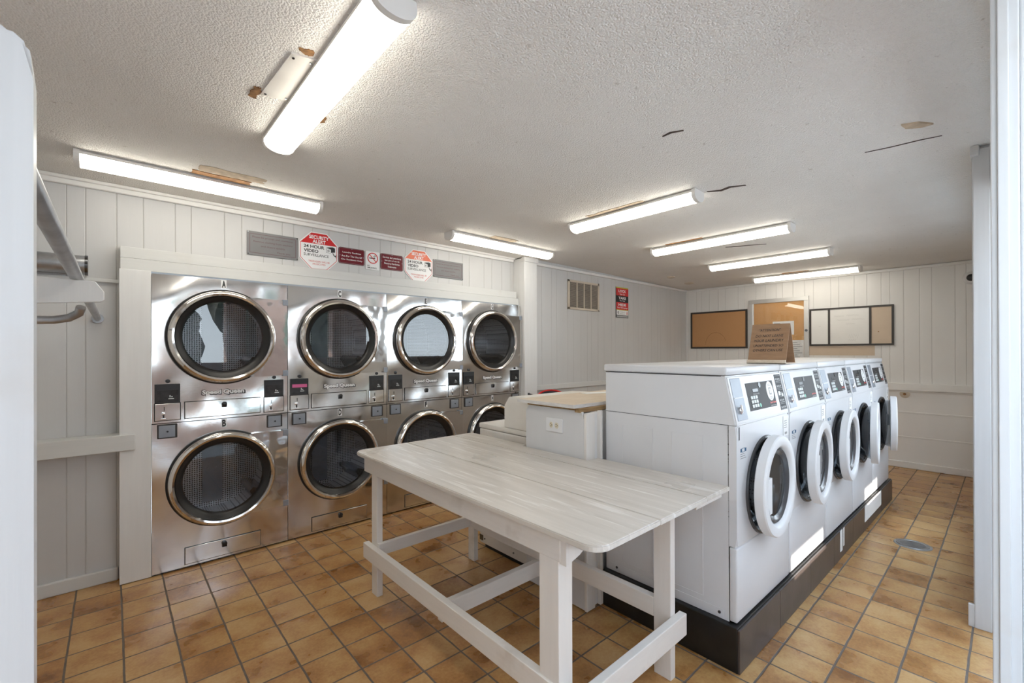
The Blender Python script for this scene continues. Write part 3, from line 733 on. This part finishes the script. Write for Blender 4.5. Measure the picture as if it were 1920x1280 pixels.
    b = B(); g.lathe(b, 0, 0, [(.215, -.001), (.205, -.030), (.180, -.075), (.150, -.10), (.08, -.115), (0, -.12)], 64); obj('glass_bowl', b, M['glass_clear'], d, True)
    b = B(); g.lathe(b, 0, 0, [(.150, .018), (.178, .024), (.178, .032), (.164, .030)], 64, True); obj('glass_rim', b, M['grey_rubber'], d, True)
    b = B(); pts = []
    for k in range(13):
        a = math.radians(160+56*k/12); pts.append((.182*math.cos(a), .182*math.sin(a)))
    pts += [(-.118, pts[-1][1]), (-.118, pts[0][1])]
    g.poly(b, pts, .020, .040); obj('door_grip', b, M['plastic'], d)
    b = B(); g.box(b, R_-.02, R_+.012, -.05, .05, -off+.002, .004, .004); obj('door_hinge', b, M['plastic'], d)
    return t
WL = ['white front-loading washer numbered 1, nearest the folding table', 'second white washer in the row, its control panel without a round sticker', 'middle white washer of the row of five front loaders',
      'fourth white washer in the row, second from the far wall', 'last white washer in the row, nearest the far wall']
for i, a in enumerate((2., 4., 3., 7.5, 9.5)):
    washer(i, WL[i], a, i != 1, '1' if i == 0 else None)
# pedestal under the washers
t = thing('washer_pedestal', 'long dark pedestal carrying the row of front-loading washers', 'pedestal', (RO.x, RO.y, 0), RZ)
b = bx(-.025, 3.575, -.012, .74, 0, .206, .004); obj('plinth', b, M['pedestal'], t)
b = B()
for k in range(7):
    box(b, -.024+k*.514, -.024+k*.514+.512, -.022, -.012, .002, .200, .002)
obj('tile_cladding', b, M['cladding'], t)
s_ = Frame((RO.x, RO.y, 0), (math.cos(RZ), math.sin(RZ), 0), (0, 0, 1), (math.sin(RZ), -math.cos(RZ), 0))
b = B(); s_.box(b, 2.41, 3.04, .075, .203, .022, .0245); tag(obj('white_sheet', b, M['paper']), 'wide white sheet stuck on the front of the dark pedestal', 'sheet')  # sunlit patch on the pedestal, painted as a thin white slab
for x, z0, lb in ((1.665, .055, 'wider white strip of tape hanging on the dark pedestal'), (1.745, .075, 'narrower white strip of tape hanging on the dark pedestal')):  # sunlight on the pedestal, painted as two thin white strips
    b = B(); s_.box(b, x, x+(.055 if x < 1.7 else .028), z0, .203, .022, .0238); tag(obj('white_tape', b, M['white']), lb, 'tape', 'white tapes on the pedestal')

# ================================================================== FOLDING TABLE
t = thing('folding_table', 'large worn white painted wooden work table in the foreground', 'table', (1.56, 1.77, 0))
ZT = .862
def rr(x0, x1, y0, y1, corners, r):
    P = []
    for (cx, cy, a0), on in zip(((x0, y0, 180), (x1, y0, 270), (x1, y1, 0), (x0, y1, 90)), corners):
        if not on: P.append((cx, cy)); continue
        ox, oy = cx+(r if cx == x0 else -r), cy+(r if cy == y0 else -r)
        for i in range(9):
            a = math.radians(a0+90*i/8); P.append((ox+r*math.cos(a), oy+r*math.sin(a)))
    return P
H_ = Frame((-1.56, -1.77, 0), (1, 0, 0), (0, 1, 0), (0, 0, 1))
b = B()
for pts in (rr(1.105, 1.470, .840, 2.690, (1, 0, 0, 1), .065), [(1.4712, .838), (1.8392, .838), (1.8392, 2.692), (1.4712, 2.692)], [(1.8405, .838), (2.060, .838), (2.060, 1.565), (1.968, 1.565), (1.968, 2.085), (2.01, 2.085), (2.01, 2.692), (1.8405, 2.692)]):
    q = bmesh.new(); H_.poly(q, pts, ZT-.022, ZT); fin(q)
    bmesh.ops.bevel(q, geom=[e for e in q.edges if abs(e.verts[0].co.z-e.verts[1].co.z) < 1e-6], offset=.004, segments=2, affect='EDGES'); merge(b, q)
obj('tabletop', b, M['table'], t)
def part(name, x0, x1, y0, y1, z0, z1, mat='leg', bev=.003):
    return obj(name, bx(x0-1.56, x1-1.56, y0-1.77, y1-1.77, z0, z1, bev), M[mat], t)
zt = ZT-.0225
part('apron', 1.150, 1.187, 1.036, 2.640, zt-.10, zt, 'rail')
part('apron', 1.860, 1.90, 1.036, 2.60, zt-.10, zt, 'rail')
part('apron', 1.188, 1.86, 2.575, 2.602, zt-.10, zt, 'rail')
b = B(); fb = Frame((-1.56, 1.010-1.77, 0), (1, 0, 0), (0, 0, 1), (0, -1, 0)); fb.poly(b, [(1.152, zt), (1.152, zt-.105), (1.225, zt-.085), (1.36, zt-.012), (1.36, zt)], 0, -.03); obj('corner_brace', b, M['leg'], t)
part('leg', 1.180, 1.217, 2.528, 2.601, 0, zt, 'leg')
part('leg', 1.885, 1.921, 2.504, 2.570, 0, zt, 'leg')
part('leg', 1.848, 1.888, 1.008, 1.092, 0, zt, 'leg')
b = bx(1.152-1.56, 1.225-1.56, 1.045-1.77, 1.140-1.77, 0, zt-.095, .003); obj('leg', b, M['leg'], t)
part('stretcher', 1.143, 1.179, 1.03, 2.640, .216, .306, 'rail')
part('stretcher', 1.180, 1.90, 2.500, 2.527, .255, .326, 'rail')
part('stretcher', 1.18, 1.93, 1.825, 1.862, .165, .252, 'rail')
part('stretcher', 1.848, 1.884, 1.093, 2.503, .253, .340, 'rail')
part('stretcher', 1.143, 1.925, .972, 1.007, .192, .288, 'rail')
part('batten', 1.80, 2.045, .866, .90, zt-.03, zt, 'leg')

# ================================================================== COUNTER WALL BEHIND THE WASHERS
t = thing('counter_partition', 'grey painted end panel of the low wall behind the washers', 'partition', (1.98, 1.82, 0))
b = B(); e_ = Frame((0, 1.82-1.82, 0), (0, -1, 0), (0, 0, 1), (-1, 0, 0))
Y = lambda y: -(y-1.82)
e_.poly(b, [(Y(2.072), 0.01), (Y(1.6015), 0.01), (Y(1.6015), 1.085), (Y(1.622), 1.128), (Y(2.045), 1.128), (Y(2.072), 1.095)], 0, -.018)
obj('end_panel', b, M['grey_paint'] if 'grey_paint' in M else M['boardx'], t)
b = bx(-.001, .075, 1.582-1.82, 1.601-1.82, .005, 1.118, .003); obj('corner_board', b, M['leg'], t)
b = bx(.075, .135, 1.60-1.82, 1.62-1.82, .005, 1.118, .002); obj('recess_board', b, M['boardx'], t)
b = bx(.118, .142, 1.578-1.82, 1.600-1.82, .005, 1.125, .002); obj('edge_strip', b, M['leg'], t)
b = bx(.145, 3.6, 1.63-1.82, 2.0-1.82, .005, 1.115); obj('low_wall', b, M['boardx'], t)
b = B(); box(b, -.01, 3.6, 1.62-1.82, 1.66-1.82, 1.119, 1.143, .002); box(b, .0, .04, 1.66-1.82, 2.06-1.82, 1.129, 1.143, .002); obj('top_batten', b, M['rawwood'], t)
op = thing('wall_outlet', 'white duplex outlet plate on the grey end panel above the table', 'outlet', (1.98, 1.82, 0))
b = B(); e_.box(b, Y(1.890), Y(1.757), .985, 1.068, .0005, .0065, .002); obj('face_plate', b, M['plastic'], op)
for yc in (1.846, 1.802):
    b = B(); e_.poly(b, [(Y(yc)+.014*math.cos(a), 1.026+.018*math.sin(a)) for a in [2*PI*k/20 for k in range(20)]], .0065, .009); r = obj('receptacle', b, M['outlet'], op)
    b = B()
    for dz in (-.007, .007): e_.box(b, Y(yc)-.006, Y(yc)+.001, 1.026+dz-.0015, 1.026+dz+.0015, .009, .0095)
    e_.lathe(b, Y(yc)+.007, 1.026, [(.003, .009), (.003, .0095), (0, .0095)], 10); obj('slot', b, M['ink'], r)
t = thing('plywood_counter', 'bare plywood counter board running behind the white washers', 'counter', (1.94, 1.64, 1.144))
b = bx(0, 3.62, .0, .470, .0, .021, .001); obj('board', b, M['plywood'], t)
b = bx(-.0025, .0, .0, .470, .0005, .0205); box(b, 0, 3.62, -.0025, 0, .0005, .0205); obj('edge', b, M['plyedge'], t)
b = B(); f = Frame((2.50, 2.0, 1.1655), (.94, -.34, 0), (.34, .94, 0), (0, 0, 1)); f.poly(b, [(0, 0), (.24, 0), (.24, .09), (0, .09)], 0, .002)
tag(obj('paper_sheet', b, M['paper']), 'white sheet of paper lying at the back of plywood counter', 'paper')

# top loading washer facing the dryers
t = thing('top_load_washer', 'cream top-loading washer partly hidden behind the grey end panel', 'washer', (2.075, 2.68, 0))
b = B(); s = Frame((0, -2.68, 0), (0, 1, 0), (0, 0, 1), (1, 0, 0))
s.box(b, 2.02, 2.68, .03, .890, 0, .68, .006); obj('cabinet', b, M['old_enamel'], t)
b = B(); s.box(b, 2.02, 2.686, .893, .930, -.004, .684, .008); lid = obj('lid', b, M['old_enamel'], t, True)
b = B(); s.poly(b, [(2.395, .932), (2.395, 1.085), (2.345, 1.150), (2.116, 1.158), (2.116, .932)], -.002, .682)
bmesh.ops.bevel(b, geom=b.edges[:], offset=.004, segments=2, affect='EDGES'); obj('console', b, M['old_enamel'], t)
b = B(); s.poly(b, [(2.398, 1.000), (2.40, 1.075), (2.36, 1.125), (2.355, 1.12), (2.392, 1.07)], .02, .66); obj('control_panel', b, M['cream'], t)
b = B(); s.box(b, 2.64, 2.682, .05, .09, -.002, .002); 
for yy in (2.3, 2.62): s.lathe(b, yy, .07, [(.006, -.005), (.006, 0.), (0, 0.)], 10)
obj('foot_strip', b, M['dark_steel'], t)
b = bx(.02, .66, -.64, -.04, 0, .032); obj('toe_base', b, M['black'], t)

# bin and broom by the back wall
t = thing('laundry_bin', 'round black bin with a red rim beyond the plywood counter', 'bin', (3.78, 3.52, 0))
b = B(); q = Frame((0, 0, 0), (1, 0, 0), (0, 1, 0), (0, 0, 1))
q.lathe(b, 0, 0, [(0, .0), (.13, .0), (.165, .86), (.155, .86), (.125, .02), (0, .02)], 40); obj('body', b, M['black'], t, True)
b = B(); rim = [(.178*math.cos(a)*1.0, .178*math.sin(a)) for a in [2*PI*k/48 for k in range(49)]]
tube(b, [(x_, y_, .918+.085*(x_*.67+y_*.74)/.178) for x_, y_ in rim], .010, 10, False); obj('rim', b, M['redrim'], t, True)
b = B(); n_ = 48; ring0 = [b.verts.new((.163*math.cos(2*PI*k/n_), .163*math.sin(2*PI*k/n_), .858)) for k in range(n_)]; ring1 = [b.verts.new((x_, y_, .918+.085*(x_*.67+y_*.74)/.178)) for x_, y_ in rim[:-1]]
for k in range(n_): b.faces.new((ring0[k], ring0[(k+1) % n_], ring1[(k+1) % n_], ring1[k]))
obj('collar', b, M['black'], t, True)
t = thing('broom', 'black tipped broom handle by the post right of the dryers', 'broom', (3.48, 3.52, 0))
b = B(); tube(b, [(0, 0, .06), (.02, .096, .95)], .012); obj('handle', b, M['galv'], t, True)
b = B(); tube(b, [(.02, .096, .93), (.024, .104, 1.0)], [.016, .010]); tube(b, [(.022, .102, .985), (.09, .07, .965)], [.013, .006]); obj('grip', b, M['black'], t, True)
b = bx(-.10, .08, -.03, .03, 0, .07, .01); obj('head', b, M['black'], t)

# ================================================================== CARDBOARD SIGN ON THE WASHERS
t = thing('cardboard_sign', 'brown cardboard tent sign with handwritten notice on top of the washers', 'sign', (2.935, .95, 1.3925))
zh = .232
b = B(); s = Frame((0, -.102, 0), (1, 0, 0), (0, 0, 1), (0, 1, 0))
s.poly(b, [(-.085, .006), (-.080, .006), (.002, zh), (-.002, zh+.003)], 0, .204); obj('front_flap', b, M['cardboard'], t)
b = B(); s.poly(b, [(.085, .006), (.080, .006), (-.001, zh-.002), (.003, zh+.002)], 0, .204); obj('rear_flap', b, M['cardboard'], t)
b = bx(-.093, -.085, -.104, .104, 0, .022, .001); box(b, -.093, .088, -.104, .104, 0, .005, .001); obj('wooden_base', b, M['plywood'], t)
c = Frame((-.0855, .102, .006), (0, -1, 0), (.0825, 0, zh-.004), (-(zh-.004), 0, .0825))
b = B(); c.text(b, '"ATTENTION"', .102, .205, .115, .016, .0012, .004, .15, .02); obj('heading', b, M['ink'], t)
b = B()
for s__, cz, w, h in (('DO NOT LEAVE', .168, .150, .016), ('YOUR LAUNDRY', .138, .160, .016), ('UNATTENDED SO', .106, .160, .015), ('OTHERS CAN USE', .077, .160, .015)):
    c.text(b, s__, .102, cz, w, h, .0012, .004, .15, .02)
obj('handwriting', b, M['ink'], t)

# ================================================================== SIGNS OVER THE DRYERS
YS = 3.869
def sign_frame(x, z): return Frame((x, YS, z))
def plaque(x0, x1, z0, z1, label):
    t = thing('grey_plaque', label, 'sign', (x0, YS, z0), 0, 'grey laundry rule plaques'); f = Frame(); w, h = x1-x0, z1-z0
    b = B(); f.box(b, 0, w, 0, h, 0.001, .008, .002); obj('plate', b, M['signgrey'], t)
    b = B(); m_ = .018
    for a in ((m_, w-m_, m_, m_+.003), (m_, w-m_, h-m_-.003, h-m_), (m_, m_+.003, m_, h-m_), (w-m_-.003, w-m_, m_, h-m_)): f.box(b, *a, .008, .0086)
    f.text(b, 'Please be prompt and courteous.', w*.5, h*.76, w*.80, h*.095, .0086, .004)
    f.text(b, 'Remove clothing from washers', w*.5, h*.58, w*.76, h*.095, .0086, .004)
    f.text(b, 'and dryers quickly.', w*.5, h*.40, w*.48, h*.095, .0086, .004)
    f.text(b, 'Thank you', w*.70, h*.20, w*.27, h*.095, .0086, .004)
    obj('lettering', b, M['plum'], t)
    for x in (.008, w-.008):
        for z in (.008, h-.008):
            b = B(); f.lathe(b, x, z, [(.004, .008), (.004, .0105), (0, .0105)], 10); obj('screw', b, M['dark_steel'], t)
plaque(.765, 1.130, 2.212, 2.395, 'larger grey plaque with engraved laundry rules, leftmost sign over the dryers')
plaque(2.405, 2.772, 2.222, 2.400, 'grey plaque with engraved laundry rules, rightmost sign over the dryers')
def octagon(cx, cz, r, label, redmat):
    t = thing('security_sign', label, 'sign', (cx, YS, cz), 0, 'octagonal security alert signs'); f = Frame()
    def oc(q): return [(q*math.cos(PI/8+PI/4*k)/math.cos(PI/8), q*math.sin(PI/8+PI/4*k)/math.cos(PI/8)) for k in range(8)]
    b = B(); f.poly(b, oc(r), .001, .006); obj('plate', b, M['white'], t)
    k = r*math.tan(PI/8)
    b = B(); q = r*.95; qk = q*math.tan(PI/8); f.poly(b, [(-q, qk*.98), (q, qk*.98), (qk, q), (-qk, q)], .006, .0066)
    obj('red_band', b, redmat, t)
    b = B(); o1, o0 = oc(q), oc(q*.975)
    for i in range(8):
        j = (i+1) % 8
        if min(o1[i][1], o1[j][1]) > qk*.9 and True: continue
        f.poly(b, [o1[i], o1[j], o0[j], o0[i]], .006, .0066)
    obj('border', b, M['red'], t)
    b = B(); f.text(b, 'SECURITY', 0, r*.735, r*1.02, r*.19, .0074, .03); f.text(b, 'ALERT', 0, r*.51, r*.68, r*.19, .0074, .03); obj('white_lettering', b, M['white'], t)
    b = B(); f.text(b, '24 HOUR', -r*.78, r*.22, r*1.05, r*.17, .0066, .03, align='L'); f.text(b, 'VIDEO', -r*.78, -r*.01, r*.74, r*.17, .0066, .03, align='L'); f.text(b, 'SURVEILLANCE', -r*.78, -r*.22, r*1.28, r*.14, .0066, .008, align='L')
    obj('black_lettering', b, M['ink'], t)
    b = B(); f.text(b, 'TRESPASSERS WILL BE', 0, -r*.55, r*1.1, r*.09, .0066, .01); f.text(b, 'PROSECUTED', 0, -r*.69, r*.66, r*.09, .0066, .01); obj('red_lettering', b, M['redink'], t)
    b = B(); f.poly(b, [(r*.36, r*.28), (r*.72, r*.33), (r*.84, r*.28), (r*.84, r*.06), (r*.62, r*.02), (r*.62, r*.20)], .0066, .0072)
    f.ring(b, r*.49, r*.10, r*.030, r*.055, .0066, .0072, 16)
    for a in ((r*.38, r*.62, r*.20, r*.215), (r*.38, r*.62, -r*.01, .0), (r*.38, r*.395, 0, r*.2)): f.box(b, *a, .0066, .0072)
    f.poly(b, [(r*.70, r*.02), (r*.74, r*.02), (r*.80, -r*.10), (r*.86, -r*.12), (r*.90, -r*.04), (r*.90, -r*.27), (r*.86, -r*.18), (r*.77, -r*.14)], .0066, .0072)
    obj('camera_symbol', b, M['ink'], t)
octagon(1.296, 2.310, .157, 'red and white octagonal security alert sign beside the left grey plaque', M['red'])
octagon(2.243, 2.305, .157, 'octagonal security alert sign with sun-faded red band, beside the right plaque', M['faded_red'])
def maroon(x0, x1, z0, z1, lines, label):
    t = thing('maroon_sign', label, 'sign', (x0, YS, z0), 0, 'maroon resident signs'); f = Frame(); w, h = x1-x0, z1-z0
    def rrect(m_, r_): 
        P = []
        for cx, cz, a0 in ((m_+r_, m_+r_, 180), (w-m_-r_, m_+r_, 270), (w-m_-r_, h-m_-r_, 0), (m_+r_, h-m_-r_, 90)):
            for i in range(6): a = math.radians(a0+18*i); P.append((cx+r_*math.cos(a), cz+r_*math.sin(a)))
        return P
    b = B(); f.poly(b, rrect(0, .016), .001, .007); obj('plate', b, M['maroon'], t)
    b = B(); A, C = rrect(.004, .013), rrect(.0065, .011)
    for i in range(len(A)):
        j = (i+1) % len(A); f.poly(b, [A[i], A[j], C[j], C[i]], .007, .0074)
    obj('border', b, M['signgrey'], t)
    b = B()
    for s_, z, ww in lines: f.text(b, s_, w/2, h*z, w*ww, h*.115, .0078, .012)
    obj('lettering', b, M['white'], t)
    for x, z in ((.010, h*.5), (w-.010, h*.5), (w*.5, h-.008)):
        b = B(); f.lathe(b, x, z, [(.0035, .007), (.0035, .009), (0, .009)], 10); obj('screw', b, M['coinplate'], t)
maroon(1.460, 1.690, 2.238, 2.378, (('Laundry Facilities', .70, .72), ('Are For The Use Of', .48, .80), ('Our Residents Only', .26, .82)), 'maroon laundry facilities sign in English, left of the no smoking sign')
maroon(1.845, 2.070, 2.232, 2.378, (('Servicio de Lavanderia', .78, .82), ('Son para el uso de', .58, .66), ('Nuestros Residentes', .40, .70), ('Solamente', .20, .38)), 'maroon laundry sign in Spanish, right of the no smoking sign')
t = thing('no_smoking_sign', 'small white no smoking sign between the two maroon signs', 'sign', (1.702, YS, 2.212)); f = Frame()
b = B(); f.box(b, 0, .132, 0, .166, .001, .006, .001); obj('plate', b, M['white'], t)
b = B(); f.ring(b, .066, .106, .042, .050, .006, .0075, 36); f.poly(b, [(.066-.033, .106+.028), (.066-.028, .106+.033), (.066+.033, .106-.028), (.066+.028, .106-.033)], .0068, .0075); obj('red_circle', b, M['red'], t)
b = B(); f.box(b, .032, .090, .101, .109, .006, .0066)
for k in range(3): f.ring(b, .078+k*.007, .118+k*.007, .006, .008, .006, .0066, 14)
f.text(b, 'NO', .026, .036, .024, .013, .0066, .02); f.text(b, 'SMOKING', .058, .018, .088, .013, .0066, .02); obj('black_print', b, M['ink'], t)

# ================================================================== BACK WALL: RETURN VENT AND LOCK SIGN
t = thing('return_vent', 'cream return air vent grille on the wall right of the dryers', 'vent', (4.28, 3.7195, 2.0)); f = Frame(); w, h = .64, .375
b = B()
for a in ((0, w, 0, .026), (0, w, h-.026, h), (0, .032, 0, h), (w-.032, w, 0, h)): f.box(b, *a, .0005, .016, .002)
obj('frame', b, M['cream'], t)
b = B()
for k in range(1, 4): x = .032+(w-.064)*k/4; f.box(b, x-.008, x+.008, .026, h-.026, .002, .014)
obj('mullion', b, M['cream'], t)
b = B(); f.box(b, .03, w-.03, .024, h-.024, .0005, .003); obj('backing', b, M['ventdark'], t)
b = B()
for k in range(26):
    z = .030+(h-.06)*k/25; f.poly(b, [(.032, z-.003), (w-.032, z-.003), (w-.032, z+.003), (.032, z+.003)], .003, .010)
obj('louvre', b, M['ventslat'], t)
t = thing('lock_take_hide_sign', 'tall red and black lock take hide sign near the far corner', 'sign', (5.315, 3.7195, 1.945)); f = Frame(); w, h = .305, .435
b = B(); f.box(b, 0, w, 0, h, .001, .006); obj('plate', b, M['strip'], t)
zs = [1.0, .965, .725, .505, .265, .245, .085, .0]
b = B(); f.box(b, 0, w, h*zs[1], h*zs[0], .006, .0066); f.box(b, .006, w, h*zs[5], h*zs[4], .006, .0066); obj('yellow_stripe', b, M['yellow'], t)
b = B(); f.box(b, .006, w, h*zs[2], h*zs[1], .006, .0066); f.box(b, .006, w, h*zs[4], h*zs[3], .006, .0066); obj('red_band', b, M['red'], t)
b = B(); f.box(b, .012, w-.006, h*zs[6], h*zs[5], .006, .0066); obj('white_band', b, M['white'], t)
b = B(); f.box(b, .01, w-.006, h*.012, h*.07, .006, .0066); obj('grey_band', b, M['greyink'], t)
b = B()
for s1, s2, z1, z2 in (('LOCK', 'Your Car', .875, .775), ('TAKE', 'Your Keys', .645, .555), ('HIDE', 'Your Belongings', .425, .325)):
    f.text(b, s1, w*.5, h*z1, w*.60, h*.085, .0072, .03); f.text(b, s2, w*.5, h*z2, w*(.45 if len(s2) < 10 else .85), h*.05, .0072, .015)
obj('white_lettering', b, M['white'], t)
b = B(); scribble(f, b, w*.28, w*.70, h*.19, h*.010, 17, .0018, .0072, 3); scribble(f, b, w*.28, w*.70, h*.13, h*.010, 17, .0018, .0072, 4); f.ring(b, w*.17, h*.165, .010, .018, .0066, .0072, 14); obj('black_lettering', b, M['ink'], t)
b = B()
for k in range(3): f.box(b, w*.84, w*.93, h*(.11+.04*k), h*(.13+.04*k), .0066, .0072)
obj('red_print', b, M['red'], t)
b = B(); scribble(f, b, w*.08, w*.92, h*.041, h*.013, 33, .0018, .0072, 5); obj('small_lettering', b, M['white'], t)

# ================================================================== FAR WALL
XF = 7.3855
def ff(y, z): return Frame((0, 0, 0), (0, -1, 0), (0, 0, 1), (-1, 0, 0))
def board(name, label, y0, y1, z0, z1, fm, fw, cat='board'):
    t = thing(name, label, cat, (XF, y0, z0)); f = Frame((0, 0, 0), (0, -1, 0), (0, 0, 1), (-1, 0, 0)); w, h = y0-y1, z1-z0
    b = B()
    for a in ((0, w, 0, fw), (0, w, h-fw, h), (0, fw, fw, h-fw), (w-fw, w, fw, h-fw)): f.box(b, *a, .001, .022, .002)
    obj('frame', b, M[fm], t); return t, f, w, h
t, f, w, h = board('cork_board', 'tan cork board in dark frame, left on the far wall', 3.632, 2.722, 1.505, 2.115, 'blackframe', .026)
b = B(); f.box(b, .02, w-.02, .02, h-.02, .001, .012); obj('cork', b, M['cork1'], t)
b = B()
for k in range(10):
    a0, a1 = PI*(1.0-.09*k), PI*(1.0-.09*(k+1)); f.poly(b, [(.42+.17*math.cos(a0), .06+.17*math.sin(a0)*1.2), (.42+.17*math.cos(a1), .06+.17*math.sin(a1)*1.2), (.42+.166*math.cos(a1), .06+.166*math.sin(a1)*1.2), (.42+.166*math.cos(a0), .06+.166*math.sin(a0)*1.2)], .012, .0125)
obj('scuff', b, M['rust'], t)
t, f, w, h = board('notice_case', 'aluminium framed glazed notice case with orange cork, behind the cardboard sign', 2.704, 1.897, 1.20, 2.245, 'alu', .060)
b = B(); f.box(b, .05, w-.05, .05, h-.05, .001, .008); obj('cork', b, M['cork2'], t)
b = B(); f.box(b, .060, .078, .06, h-.06, .008, .020); obj('inner_edge', b, M['white'], t)
b = B(); f.box(b, .34, .62, .50, .70, .008, .0095); p1 = obj('notice', b, M['paper'], t)
b = B(); f.box(b, .36, .44, .665, .672, .0095, .010); f.box(b, .36, .58, .63, .634, .0095, .010); obj('notice_print', b, M['greyink'], p1)
b = B(); f.box(b, .46, w-.065, .10, .42, .008, .0095); p2 = obj('notice', b, M['paper'], t)
b = B()
for k in range(9): f.box(b, .49, w-.085-(k % 3)*.03, .14+.03*k, .148+.03*k, .0095, .010)
obj('notice_print', b, M['greyink'], p2)
b = B(); f.lathe(b, w-.030, h*.53, [(.018, .022), (.018, .030), (0, .030)], 16); obj('lock', b, M['dark_steel'], t)
b = B(); f.box(b, .06, w-.06, .06, h-.06, .0195, .0215); obj('glass_pane', b, M['pane'] if 'pane' in M else M['glass_clear'], t)
t, f, w, h = board('white_board', 'white marker board in dark frame, right on the far wall', 1.890, .972, 1.534, 2.052, 'blackframe', .022)
d1, d2 = .232, .681
b = B()
for x in (d1, d2): f.box(b, x-.012, x+.012, .02, h-.02, .001, .022, .002)
obj('divider', b, M['blackframe'], t)
b = B(); f.box(b, .02, d1-.01, .02, h-.02, .001, .012); f.box(b, d1+.01, d2-.01, .02, h-.02, .001, .012); obj('writing_panel', b, M['wboard'], t)
b = B(); f.box(b, d2+.01, w-.02, .02, h-.02, .001, .012); obj('bulletin_panel', b, M['beige_b'] if 'beige_b' in M else M['beige'], t)
b = B()
for k, (x0, x1, z, am, n) in enumerate(((.29, .40, .40, .012, 11), (.43, .56, .405, .010, 13), (.32, .46, .345, .010, 15), (.49, .62, .35, .009, 12), (.42, .52, .29, .008, 9), (.45, .56, .125, .028, 9), (.45, .53, .07, .018, 7), (.11, .135, .27, .010, 4))):
    scribble(f, b, x0, x1, z, am, n, .0016, .0125, k)
obj('marker_writing', b, M['faint'], t)
b = B(); f.lathe(b, .765, .175, [(.007, .012), (.007, .016), (0, .016)], 10); obj('push_pin', b, M['rust'], t)
t = thing('security_camera', 'small white dome camera high on the far wall', 'camera', (7.386, .285, 2.30)); f = Frame((0, 0, 0), (0, -1, 0), (0, 0, 1), (-1, 0, 0))
b = B(); f.lathe(b, 0, 0, [(.072, 0.001), (.072, .02), (.055, .045), (.034, .05)], 32); obj('base', b, M['plastic'], t, True)
b = B(); f.lathe(b, 0, 0, [(.042, .046), (.034, .062), (.018, .074), (0, .078)], 24); obj('lens_dome', b, M['black'], t, True)
t = thing('pipe_stub', 'capped pipe stub sticking out of the far wall below the rail', 'pipe', (7.374, .87, .922)); f = Frame((0, 0, 0), (0, -1, 0), (0, 0, 1), (-1, 0, 0))
b = B(); f.lathe(b, 0, 0, [(.050, 0.), (.050, .006), (.022, .012), (.022, .03), (.016, .03), (.016, .01), (0, .01)], 24); obj('escutcheon', b, M['cream'], t, True)
b = B(); f.lathe(b, 0, 0, [(.016, .011), (.016, .028), (0, .028)], 16); obj('plug', b, M['rust'], t)
# floor drain
t = thing('floor_drain', 'round metal floor drain in the tiles beside the washers', 'drain', (4.50, .49, 0)); f = Frame((0, 0, 0), (1, 0, 0), (0, 1, 0), (0, 0, 1))
b = B(); f.lathe(b, 0, 0, [(.112, .0005), (.110, .0022), (.090, .003), (0, .003)], 30); obj('cement_ring', b, M['cement'], t)
b = B(); f.lathe(b, 0, 0, [(.095, .003), (.092, .007), (.075, .007), (.072, .004)], 36); obj('rim', b, M['iron'], t, True)
b = B()
for k in range(-5, 6):
    x = k*.012; hh = math.sqrt(max(.0001, .074**2-x*x)); f.box(b, x-.0035, x+.0035, -hh, hh, .004, .0065)
obj('grate', b, M['iron'], t)
b = B(); f.lathe(b, 0, 0, [(.074, .0032), (0, .0032)], 30); obj('drain_hole', b, M['ink'], t)

# ================================================================== PIPEWORK AT THE LEFT
b = B(); tube(b, [(-.1022, .94, 1.748), (-.0835, 2.45, 1.7155), (-.066, 3.868, 1.685)], .0175, 18); t = rod = obj('hanging_rod', b, M['galv'], None, True)
tag(t, 'grey metal clothes rod with white board bracket, running to the wall', 'rod')
b = B(); tube(b, [(-.066, 3.845, 1.685), (-.066, 3.869, 1.685)], .03, 18); obj('wall_flange', b, M['galv'], t, True)
b = B(); f = Frame((-1.0, 2.02, 0)); f.poly(b, [(-.018, 1.62), (.80, 1.622), (.975, 1.638), (.982, 1.645), (.982, 1.672), (.960, 1.705), (.60, 1.712), (-.018, 1.712)], 0, -.018)
bmesh.ops.bevel(b, geom=b.edges[:], offset=.002, segments=1, affect='EDGES')
tag(obj('bracket', b, M['boardx'], rod), 'white board bracket with clipped corner')
b = B(); tube(b, [(-1.015, 3.80, 2.005), (-.115, 3.80, 2.005)], .058, 28); t = obj('duct_pipe', b, M['galv'], None, True); tag(t, 'thick grey duct pipe along the left wall above the bracket', 'pipe')
b = B(); tube(b, [(-.122, 3.80, 2.005), (-.108, 3.80, 2.005)], .062, 28); obj('end_collar', b, M['dark_steel'], t, True)
b = B(); tube(b, [(-.075, 2.035, 1.618), (-.080, 2.05, 1.600), (-.105, 2.06, 1.583), (-.14, 2.06, 1.575), (-.20, 2.05, 1.572), (-.5, 2.05, 1.572), (-1.018, 2.05, 1.572)], .013, 14); tag(obj('bent_conduit', b, M['galv'], None, True), 'thin grey bent conduit under the white board bracket', 'pipe')
